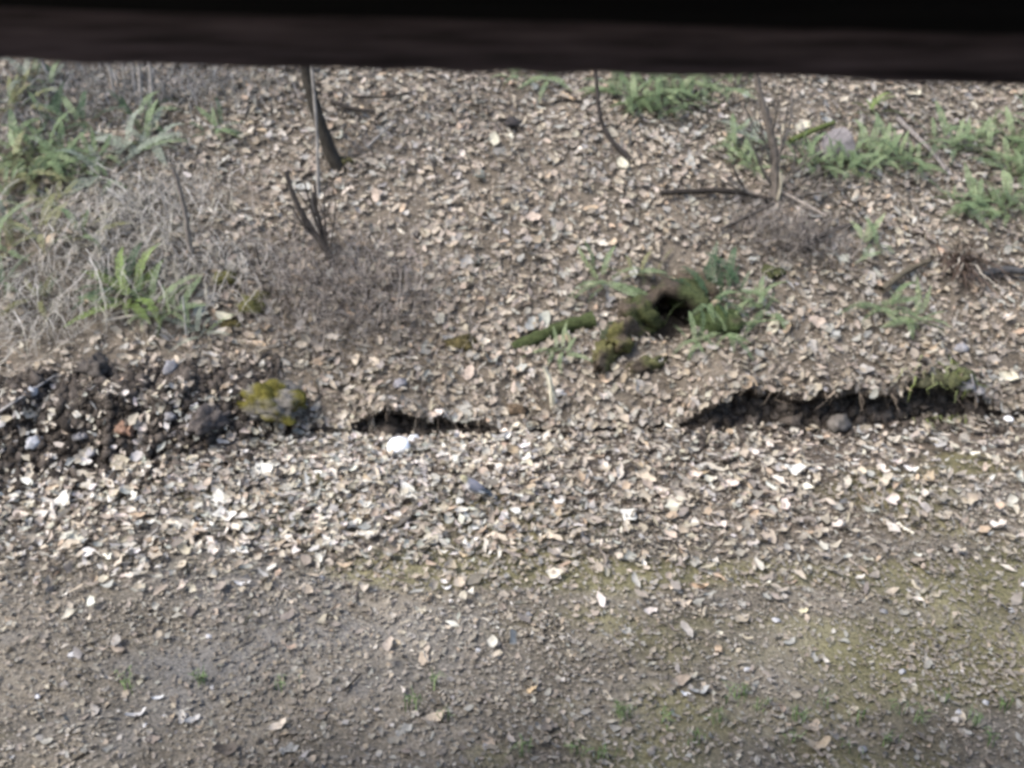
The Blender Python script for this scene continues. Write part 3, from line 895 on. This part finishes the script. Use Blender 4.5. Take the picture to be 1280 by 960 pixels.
stick([(950, 240), (975, 255), (1000, 268), (1030, 285)], .008, .006, (.25, .22, .19), 'pale branch lying across the foot of the branching shrub', .03)
stick([(415, 140), (440, 148), (470, 153)], .013, .010, DARK, 'dark short branch right of the thick curved trunk', .02)
stick([(440, 133), (478, 134), (512, 129)], .009, .006, DARK, 'thin dark twig above the dark short branch', .02)
stick([(460, 195), (475, 180), (495, 162)], .006, .004, PALE, 'pale thin twig slanting on the slope right of the curved trunk')
stick([(1120, 160), (1135, 175), (1160, 200), (1180, 225)], .014, .010, (.20, .18, .165), 'grey branch slanting downhill between two fern patches', .02)
stick([(985, 192), (1010, 180), (1040, 168)], .016, .012, (.09, .11, .035), 'green mossy branch leaning on the grey pointed rock', .03)
stick([(1100, 375), (1130, 352), (1160, 338)], .018, .012, (.10, .085, .06), 'mossy brown branch below the dead brown tuft', .02)
stick([(1225, 355), (1250, 350), (1280, 352), (1310, 350)], .018, .016, (.07, .07, .07), 'thick dark branch right of the dead brown tuft', .02)
stick([(900, 300), (935, 282), (965, 268)], .010, .007, GREY, 'grey branch below the branching shrub', .02)
stick([(1000, 320), (1040, 300), (1075, 292)], .014, .010, GREY, 'grey rotten branch beside a small bright fern', .02)
stick([(282, 672), (298, 683), (311, 693)], .006, .004, (.55, .47, .37), 'pale tan twig at the edge of the leaf drift', .01)
stick([(1121, 657), (1130, 664), (1142, 670)], .008, .005, (.62, .58, .48), 'pale peeled twig on the path edge under the long undercut', .01)
stick([(430, 868), (441, 857), (452, 845)], .004, .003, DARK, 'thin dark twig poking up on the trodden soil', .012)
stick([(80, 960), (100, 948), (122, 935)], .004, .002, DARK, 'dark thin twig on the bare soil', .006)
stick([(52, 832), (64, 829), (76, 828)], .004, .003, DARK, 'short dark twig on the bluish bare soil', .006)
stick([(0, 525), (30, 505), (70, 478)], .007, .004, (.27, .255, .24), 'grey bare stick slanting up the left bank', .03)
stick([(130, 418), (160, 412), (210, 405)], .007, .004, (.36, .33, .28), 'pale stick lying below the big fern clump', .03)
def upright(pixels, r0, r1, col, label, dy=0, lift=0):
    p = at(*pixels[0])
    root = empty('stick', p, label, 'stick')
    stem(root, 'wood', [p - np.array([0, 0, .02])] + [at_y(a, b, p[1] + dy) for a, b in pixels[1:]], r0, r1, col, 10, 7, 3)
upright([(692, 508), (690, 490), (686, 472), (680, 459)], .014, .009, (.60, .57, .44), 'pale bent stick standing upright out of the bank', -.02)
upright([(1222, 500), (1217, 482), (1214, 468)], .006, .004, (.45, .42, .40), 'pale short upright twig behind the grey cobbles', -.02)
upright([(330, 345), (322, 320), (320, 305)], .006, .004, GREY, 'small grey twig standing above the olive mossy lump')
upright([(548, 243), (545, 220), (537, 195)], .006, .003, GREY, 'thin grey twig standing alone in the litter mid slope')
upright([(232, 420), (231, 395), (228, 370)], .006, .004, (.4, .39, .36), 'pale grey upright twig right of the big fern clump')
upright([(1105, 640), (1103, 625), (1106, 608)], .003, .002, (.45, .42, .38), 'very thin pale straw standing in the drift')

# ------------------------------------------------------------------ the little mushroom-like white cap on the bank
def toadstool():
    p = at(1258, 533)
    root = empty('toadstool', p, 'tiny white capped toadstool near the end of the undercut bank', 'mushroom')
    mb = MB(); mb.tube([(0, 0, -.01), (.002, 0, .02), (0, 0, .034)], [.006, .005, .005], (.6, .57, .52), 7)
    link('stalk', mb.mesh('stalk', M_STONE), root)
    V, F, D = blob(np.random.default_rng(2), .021, .021, .011, 14, 8, .08, 1.5, .2)
    o = link('cap', mesh_np('cap', V, F, M_STONE, np.tile([.8, .79, .78], (len(V), 1)), True), root); o.location = (0, 0, .036)
toadstool()

# ------------------------------------------------------------------ ferns
def frond_mesh(rg, L, arch, col, pairs=22):
    """rachis along +x, rising then drooping; leaflets both sides"""
    mb = MB()
    t = np.linspace(0, 1, 10)
    cx = L * t * (1 - .12 * t * arch); cz = L * arch * (t * .95 - t ** 2.1 * 1.0)
    cy = L * .08 * rg.normal() * t ** 2
    P = np.stack([cx, cy + 0 * t, cz], -1)
    mb.tube(P, np.linspace(.0022, .0008, 10), np.array(col) * [1.0, .75, .7], 4)
    for k in range(pairs):
        u = .14 + .84 * k / (pairs - 1)
        c = np.array([np.interp(u, t, P[:, i]) for i in range(3)])
        le = L * .175 * math.sin(math.pi * (u * .80 + .17)) ** .9 * rg.uniform(.85, 1.1)
        w = L * .0135
        for s in (-1, 1):
            d = np.array([.42, s * .9, -.10 + rg.normal(0, .12)]); d /= np.linalg.norm(d)
            sd = np.array([1, 0, 0]) - d * d[0]; sd /= np.linalg.norm(sd)
            tone = np.array(col) * rg.uniform(.75, 1.3)
            q = c + d * le
            a = c + d * le * .45 + [0, 0, .05 * le]
            V = [c - sd * w * .7, c + sd * w * .7, a + sd * w, a - sd * w, q + [0, 0, -.12 * le]]
            mb.add(V, [(0, 1, 2, 3)], tone)
            mb.add([a - sd * w, a + sd * w, q + [0, 0, -.12 * le]], [(0, 1, 2)], tone)
    return mb.mesh('frond', M_FERN, False)
rg = np.random.default_rng(31)
TONES = {'mid': (.125, .175, .082), 'pale': (.185, .235, .12), 'grey': (.19, .22, .17), 'dark': (.04, .075, .033), 'bright': (.14, .20, .05), 'olive': (.16, .165, .07)}
FR = {k: [frond_mesh(rg, 1.0, a, c) for a in (.25, .45, .7)] for k, c in TONES.items()}
def fern(px, py, L, tone, label, n=7, group=None, droop=0):
    p = at(px, py)
    root = empty('fern', p, label, 'fern', group)
    rg = np.random.default_rng(int(px * 3 + py))
    a0 = rg.uniform(0, 6.28)
    tones = [tone, tone, tone, 'mid' if tone != 'mid' else 'pale']
    n = int(n * 1.7)
    for k in range(n):
        a = a0 + 6.283 * k / n * 1.9 + rg.normal(0, .3)
        o = link('frond', FR[tones[rg.integers(0, 4)]][rg.integers(0, 3)], root)
        up = .22 + .55 * max(0, math.sin(a)) + rg.normal(0, .12) - (.32 if math.sin(a) < 0 else 0)
        o.rotation_euler = Euler((rg.normal(0, .4), -up, a), 'XYZ')
        o.scale = (1.2 * L * rg.uniform(.45, 1.1),) * 3
        o.location = (rg.normal(0, .025), rg.normal(0, .02), .035)
    return root
G1 = 'green fern in the patch beneath the beam above the hooked sapling'
for a in ((775, 128, .22, 'mid'), (812, 122, .24, 'mid'), (838, 128, .22, 'pale'), (862, 112, .20, 'pale'), (800, 142, .17, 'mid')):
    fern(*a, G1, 8, 'ferns in the patch above the hooked sapling'); fern(a[0] + 19, a[1] + 9, a[2] * .85, a[3], G1, 8, 'ferns in the patch above the hooked sapling')
G2 = 'green fern in the small strip left of the hooked sapling top'
for a in ((640, 104, .17, 'mid'), (685, 106, .19, 'mid')):
    fern(*a, G2, 7, 'ferns in the small strip')
fern(918, 118, .22, 'mid', 'lone green fern under the beam left of the branching shrub', 7)
G3 = 'pale green fern at the left side of the branching shrub'
for a in ((905, 192, .17, 'pale'), (935, 182, .17, 'grey'), (925, 210, .16, 'pale')):
    fern(*a, G3, 7, 'ferns left of the branching shrub'); fern(a[0] + 19, a[1] + 9, a[2] * .85, a[3], G3, 7, 'ferns left of the branching shrub')
G4 = 'green fern in the broad patch around the grey pointed rock'
for a in ((1000, 208, .19, 'mid'), (1030, 215, .19, 'mid'), (1080, 200, .21, 'pale'), (1105, 195, .20, 'pale'), (1125, 208, .18, 'mid'), (1060, 215, .16, 'mid')):
    fern(*a, G4, 8, 'ferns around the grey pointed rock'); fern(a[0] + 19, a[1] + 9, a[2] * .85, a[3], G4, 8, 'ferns around the grey pointed rock')
fern(1085, 150, .16, 'bright', 'bright small fern uphill of the grey pointed rock', 6)
G5 = 'green fern in the patch uphill of the dead brown tuft beyond the slanting branch'
for a in ((1170, 185, .20, 'mid'), (1215, 190, .21, 'mid'), (1250, 178, .22, 'mid'), (1282, 170, .22, 'mid'), (1262, 220, .18, 'pale'), (1285, 215, .2, 'mid')):
    fern(*a, G5, 8, 'ferns beyond the slanting branch'); fern(a[0] + 19, a[1] + 9, a[2] * .85, a[3], G5, 8, 'ferns beyond the slanting branch')
G6 = 'low green fern in the strip directly uphill of the dead brown tuft'
for a in ((1195, 262, .18, 'mid'), (1230, 266, .19, 'mid'), (1262, 258, .19, 'mid')):
    fern(*a, G6, 8, 'ferns uphill of the dead brown tuft'); fern(a[0] + 19, a[1] + 9, a[2] * .85, a[3], G6, 8, 'ferns uphill of the dead brown tuft')
fern(1090, 318, .17, 'pale', 'small bright fern beside the grey rotten branch', 7)
fern(752, 362, .20, 'mid', 'green fern uphill left of the hollow stump', 6)
fern(888, 385, .22, 'dark', 'dark green fern growing against the right side of the hollow stump', 8)
fern(908, 425, .20, 'mid', 'green fern drooping below the right side of the hollow stump', 7)
fern(918, 372, .20, 'dark', 'dark green fern uphill right of the hollow stump', 8)
fern(872, 436, .15, 'mid', 'small green fern directly under the hollow of the stump', 6)
fern(800, 352, .16, 'olive', 'olive fern uphill of the hollow stump crown', 6)
fern(955, 398, .19, 'mid', 'small green fern between hollow stump and long undercut', 6)
G7 = 'green fern in the patch between the dead brown tuft and the undercut bank'
for a in ((1105, 395, .19, 'mid'), (1135, 408, .17, 'pale')):
    fern(*a, G7, 7, 'ferns above the undercut bank')
fern(700, 448, .14, 'pale', 'small pale fern under the mossy log', 6)
fern(168, 385, .26, 'bright', 'big bright green fern clump below the dry grass', 10)
fern(198, 392, .22, 'mid', 'mid green fern touching the big bright fern clump', 8)
fern(258, 425, .15, 'grey', 'small grey green fern above the mossy boulder', 6)
G8 = 'grey green fern with withered fronds at the edge of the dry grass'
for a in ((165, 200, .26, 'grey'), (190, 190, .24, 'grey'), (130, 232, .22, 'grey')):
    fern(*a, G8, 8, 'grey green ferns by the dry grass')
G9 = 'green fern in the thicket at the side of the dry grass'
for a in ((20, 200, .24, 'pale'), (55, 198, .24, 'mid'), (30, 228, .24, 'olive'), (75, 215, .2, 'mid'), (5, 135, .22, 'olive'), (40, 110, .22, 'grey')):
    fern(*a, G9, 8, 'ferns in the left thicket'); fern(a[0] + 19, a[1] + 9, a[2] * .85, a[3], G9, 8, 'ferns in the left thicket')
G10 = 'yellow green fern half buried in the tangled dry grass'
for a in ((15, 325, .20, 'olive'), (55, 300, .20, 'olive'), (110, 305, .17, 'olive'), (5, 290, .2, 'grey')):
    fern(*a, G10, 7, 'ferns in the tangled dry grass')
for a in ((62, 158, .2, 'dark'), (105, 165, .18, 'dark'), (20, 255, .2, 'mid'), (70, 262, .17, 'olive'), (125, 205, .2, 'mid')):
    fern(*a, 'darker fern in the undergrowth between thicket and tangled dry grass', 8, 'darker ferns in the undergrowth')
for a in ((10, 365, .17, 'dark'), (48, 385, .15, 'olive'), (222, 398, .16, 'mid'), (150, 372, .22, 'dark')):
    fern(*a, 'low fern at the lower edge of the dry grass above the bank', 7, 'low ferns above the left bank')
fern(180, 158, .18, 'dark', 'dark fern under the row of thin stems', 8)
fern(268, 172, .18, 'dark', 'dark fern right of the grey green ferns', 7)

# ------------------------------------------------------------------ dry grass, dead tuft, brush
def tuft(px, py, n, L, w, cols, label, cat, spread=.9, lean=(0, -.35), group=None, name='dry_grass_tuft', sz=.06, droop=.6, seed=0, mat=M_GRASS, parts=False):
    rg = np.random.default_rng(int(px * 5 + py + seed))
    p = at(px, py)
    a = rg.uniform(0, 6.283, n)
    d = np.stack([np.cos(a) * spread + lean[0], np.sin(a) * spread + lean[1], np.ones(n)], -1) * rg.uniform(.4, 1.1, (n, 1))
    d[:, 2] = 1; d /= np.linalg.norm(d, axis=1, keepdims=True)
    l = (L * rg.uniform(.5, 1.2, n))[:, None, None]
    b = np.stack([rg.normal(0, sz, n), rg.normal(0, sz * .7, n), np.zeros(n)], -1)
    b[:, 2] = gz(p[0] + b[:, 0], p[1] + b[:, 1]) - p[2] - .005
    t = np.linspace(0, 1, 6)[None, :, None]
    h = d * np.array([.4, .4, 0]) + np.array([0, 0, -droop])
    P = b[:, None] + d[:, None] * l * t + h[:, None] * l * t ** 2 + rg.normal(0, .012, (n, 6, 3)) * t
    zmin = gz(p[0] + P[..., 0], p[1] + P[..., 1]) - p[2] + .03
    P[:, 2:, 2] = np.maximum(P[:, 2:, 2], zmin[:, 2:] + .02 * rg.random((n, 4)))
    T = np.gradient(P, axis=1); T /= np.linalg.norm(T, axis=2, keepdims=True) + 1e-9
    side = np.cross(T, [0, 0, 1.0]) + 1e-4; side /= np.linalg.norm(side, axis=2, keepdims=True)
    up = np.cross(side, T)
    wt = (w * rg.uniform(.6, 1.3, n))[:, None, None] * (1 - t ** 2 * .92)
    V = np.stack([P + side * wt / 2 + up * wt * .25, P, P - side * wt / 2 + up * wt * .25], 2).reshape(n * 18, 3)
    F = (leaf_faces(6)[None] + (np.arange(n) * 18)[:, None, None]).reshape(-1, 4)
    c = np.array(cols)[rg.integers(0, len(cols), n)] * rg.uniform(.75, 1.25, (n, 1))
    if parts:
        o = empty(name, p, label, cat, group)
        for k in range(n):
            link('blade', mesh_np('blade', V[k * 18:k * 18 + 18], leaf_faces(6), mat, np.repeat(c[k:k + 1], 18, 0), True), o)
        return o
    o = link(name, mesh_np(name, V, F, mat, np.repeat(c, 18, 0), True)); o.location = p
    if name == 'twig_brush': o['kind'] = 'stuff'
    return tag(o, label, cat, group)
STRAW = [(.36, .34, .30), (.31, .29, .255), (.44, .42, .38), (.25, .235, .205)]
GRN = [(.20, .22, .13), (.26, .27, .19), (.36, .34, .27)]
gl = 'tangled tuft of dry straw coloured grass on the overgrown slope'
for k, a in enumerate([(105, 240), (150, 250), (185, 265), (120, 285), (80, 275), (160, 300), (60, 330), (110, 335), (150, 340), (200, 300), (30, 260), (190, 235), (85, 365), (40, 375), (130, 370), (225, 260), (250, 300), (215, 195), (260, 345), (300, 330), (210, 360), (20, 410), (70, 405), (270, 240)]):
    wh = 'around the grey broken sapling' if a[0] > 195 else 'just above the dark left bank' if a[1] > 350 else 'beside the big bright fern clump' if a[1] > 292 else 'below the grey green ferns'
    tuft(*a, 70, .26, .0045, STRAW + GRN[2:], 'tangled tuft of dry straw coloured grass ' + wh, 'dry grass', .9, (-.1, -.45), 'dry grass tufts ' + wh, sz=.10, droop=.75)
for a in [(150, 230), (200, 215), (95, 300), (40, 345), (175, 320), (60, 250)]:
    tuft(*a, 9, .42, .006, [(.44, .42, .38), (.38, .36, .33)], 'long pale arching dead stems rising out of the tangled dry grass', 'dry stems', .8, (.2, -.3), 'long pale dead stems', 'dry_stem_tuft', .12, .8, parts=True)
gl2 = 'wispy grey dry grass in the thicket beside the thin stems'
for a in [(30, 100), (75, 135), (110, 120), (235, 130), (60, 165), (250, 100), (10, 165), (140, 105), (190, 110), (300, 115), (95, 95), (160, 145)]:
    tuft(*a, 80, .26, .005, [(.26, .255, .245), (.33, .32, .31), (.20, .20, .18)], gl2, 'dry grass', .8, (.1, -.2), 'wispy dry grass in the thicket', sz=.12, droop=.5)
gb = 'fuzzy grey brush of fine dead twigs below the forked sapling'
for a in [(395, 385), (440, 375), (420, 350), (470, 385), (365, 370), (410, 410), (450, 405), (345, 345), (490, 365), (380, 345), (505, 395), (460, 345)]:
    tuft(*a, 105, .22, .0045, [(.22, .195, .17), (.34, .31, .28), (.14, .12, .105), (.27, .24, .21)], gb, 'brush', 1.0, (0, -.2), 'fine dead twig brush', 'twig_brush', .17, .25)
for a in [(975, 285), (1000, 300), (940, 290), (960, 320), (1030, 315)]:
    tuft(*a, 110, .22, .004, [(.22, .20, .175), (.28, .25, .22), (.15, .13, .115)], 'grey brush of dead twigs at the foot of the branching shrub', 'brush', 1.0, (0, -.3), 'dead twig brush under the shrub', 'twig_brush', .09, .35)
tuft(1197, 335, 150, .26, .008, [(.085, .06, .045), (.12, .085, .062), (.06, .045, .036)], 'dead brown spiky fern tuft with blades splayed downhill', 'dead fern', .75, (0, -.75), None, 'dead_fern_tuft', .03, .55)
tuft(1197, 332, 8, .30, .013, [(.46, .41, .33)], 'few pale straw blades hanging over the dead brown tuft', 'dry grass', .5, (0, -.9), None, 'dry_grass_tuft', .02, .6, parts=True)
tuft(1180, 470, 34, .15, .008, [(.19, .22, .09), (.16, .19, .06), (.25, .26, .13)], 'green grass blades hanging over the lip of the undercut', 'grass', .45, (-.25, -.9), None, 'grass_tuft', .06, .8, parts=True)
tuft(1205, 478, 16, .11, .008, [(.17, .21, .06), (.22, .25, .10)], 'short green grass tuft by the pale short upright twig', 'grass', .5, (-.1, -.7), None, 'grass_tuft', .03, .7, parts=True)
ws = 'few thin straw wisps standing in the leaf litter of the bank'
for a in [(378, 470), (420, 478), (300, 470), (455, 425), (255, 455), (130, 440), (60, 425), (400, 508), (540, 520), (470, 515), (348, 525), (180, 420), (95, 450), (930, 430), (975, 440), (1240, 445), (700, 500), (1010, 445), (20, 470), (235, 430)]:
    tuft(*a, 8, .10, .003, [(.50, .45, .38), (.42, .38, .32)], ws, 'dry grass', .4, (0, -.15), 'straw wisps on the bank', 'straw_wisp', .04, .25, parts=True)
spl = 'tiny green grass sprout on the trodden soil'
rg = np.random.default_rng(91)
spots = [(930, 872), (945, 890), (1070, 906), (1000, 905), (1120, 895), (1150, 905), (1215, 905), (1180, 880), (920, 880), (775, 895), (560, 900), (780, 900), (655, 945), (720, 945), (750, 950), (515, 885), (545, 860), (1240, 930), (1060, 940), (870, 930), (990, 930), (160, 850), (165, 865), (250, 855), (350, 860), (900, 905), (1110, 930), (1030, 890), (1255, 890), (830, 905)]
for a in spots:
    tuft(*a, int(rg.integers(4, 9)), .028, .004, [(.13, .22, .07), (.19, .27, .11), (.16, .25, .09)], spl, 'sprout', .9, (0, 0), 'green sprouts on the soil', 'grass_sprout', .012, .3, mat=M_FERN)

# ------------------------------------------------------------------ the small bird
def build_bird():
    p = at(594, 632) + np.array([0, 0, .03])
    root = empty('bird', p, 'small grey backed bird with dark wings standing in the leaf drift', 'bird')
    S = 1.0
    R = Matrix.Rotation(math.radians(190), 4, 'Z') @ Matrix.Rotation(math.radians(-30), 4, 'Y')
    lift = Matrix.Translation((0, 0, .052))
    def part(name, V, F, col, mat=M_BIRD, par=None):
        o = link(name, mesh_np(name, np.asarray(V) * S, F, mat, col, True), par or root)
        o.matrix_local = (lift @ R) if par is None else Matrix()
        return o
    rings = [(-.052, -.003, .004, .003), (-.044, -.002, .009, .008), (-.03, -.001, .0155, .015), (-.012, 0, .0215, .0215), (.010, .001, .0235, .0245),
             (.028, .005, .020, .021), (.040, .011, .0150, .0155), (.049, .016, .0140, .0140), (.058, .018, .0135, .0130), (.066, .018, .0105, .0100), (.071, .0175, .0055, .005), (.0725, .017, .001, .001)]
    k = 16; V = []; C = []
    for (x, z, ry, rz) in rings:
        for j in range(k):
            a = 2 * math.pi * j / k
            V.append((x, ry * math.cos(a), z + rz * math.sin(a)))
            s = math.sin(a)
            back = np.array([.24, .24, .27]); bel = np.array([.74, .73, .72]); head = np.array([.30, .28, .18]); cheek = np.array([.48, .45, .34])
            hd = float(sstep(.038, .05, x))
            top = float(sstep(-.25, .25, s))
            C.append((bel * (1 - top) + back * top) * (1 - hd) + (cheek * (1 - top) + head * top) * hd)
    F = []
    for i in range(len(rings) - 1):
        for j in range(k):
            a = i * k + j; b = i * k + (j + 1) % k
            F.append((a, b, b + k, a + k))
    body = part('body', V, F, np.array(C))
    # beak
    V = [(.070, .0035, .0175), (.070, -.0035, .0175), (.070, 0, .0205), (.070, 0, .0140), (.0845, 0, .0165)]
    part('beak', V, [(0, 2, 4, 4), (2, 1, 4, 4), (1, 3, 4, 4), (3, 0, 4, 4)], np.tile([.10, .085, .06], (5, 1)))
    for s in (-1, 1):
        Vb, Fb, _ = blob(np.random.default_rng(1), .0024, .0018, .0024, 8, 6, 0, 1, 1)
        part('eye', Vb + np.array([.060, s * .0118, .0205]), Fb, np.tile([.01] * 3, (len(Vb), 1)), M_EYE)
        # folded wing: a thick tapering shell on the flank
        n, m = 9, 6; V = []; C = []
        for i in range(n):
            t = i / (n - 1); x = .030 - .100 * t
            hgt = .034 * math.sin(math.pi * min(1, t * .72 + .22)) ** .8 * (1 - .55 * t)
            yy = .0245 * (1 - .10 * t) - .014 * t ** 1.6
            for j in range(m):
                u = j / (m - 1)
                z = .012 - hgt * u + .004 * (1 - t) - .004 * t
                V.append((x, s * (yy + .0045 * math.sin(math.pi * u) - .008 * (abs(u - .45) ** 2) * 4 * (1 - t)), z))
                c = np.array([.19, .20, .235]) if t < .38 else np.array([.055, .070, .085])
                if .45 < t < .72 and .35 < u < .85: c = np.array([.72, .74, .76])
                C.append(c)
        Vi = [(a, b - s * .003, c) for a, b, c in V]
        F = []
        for i in range(n - 1):
            for j in range(m - 1):
                a = i * m + j
                F.append((a, a + 1, a + m + 1, a + m)); F.append((n * m + a, n * m + a + m, n * m + a + m + 1, n * m + a + 1))
        part('wing', np.array(V + Vi), F, np.array(C + C))
        # leg with three toes, straight down to the litter
        hip = lift @ R @ Vector((-.004 * S, s * .010 * S, -.016 * S))
        foot = Vector((hip.x + .004, hip.y, .004))
        mb = MB(); mb.tube([hip, (hip + foot) / 2 + Vector((-.004, 0, 0)), foot], [.0026, .0016, .0014], (.14, .10, .08), 6)
        for da in (-.5, 0, .5, math.pi):
            dv = Vector((math.cos(math.radians(190) + da), math.sin(math.radians(190) + da), 0))
            mb.tube([foot, foot + dv * .010 + Vector((0, 0, .001)), foot + dv * .017], [.0012, .0011, .0006], (.14, .10, .08), 5)
        link('leg', mb.mesh('leg', M_BIRD), root)
    V = []; C = []
    for t in np.linspace(0, 1, 5):
        x = -.042 - .055 * t; w = .006 + .008 * t
        for u, zz in ((-1, -.0015), (-.5, 0), (0, .001), (.5, 0), (1, -.0015)):
            V.append((x - (.004 * abs(u) if t == 1 else 0) * -1, u * w, -.002 + zz)); C.append((.05, .06, .07) if abs(u) < .9 else (.45, .47, .5))
    F = [(i * 5 + j, i * 5 + j + 1, i * 5 + j + 6, i * 5 + j + 5) for i in range(4) for j in range(4)]
    Vb = [(a, b, c - .002) for a, b, c in V]
    F = F + [(25 + f[3], 25 + f[2], 25 + f[1], 25 + f[0]) for f in F]
    part('tail', V + Vb, F, np.array(C + C))
build_bird()
bpy.context.view_layer.update()
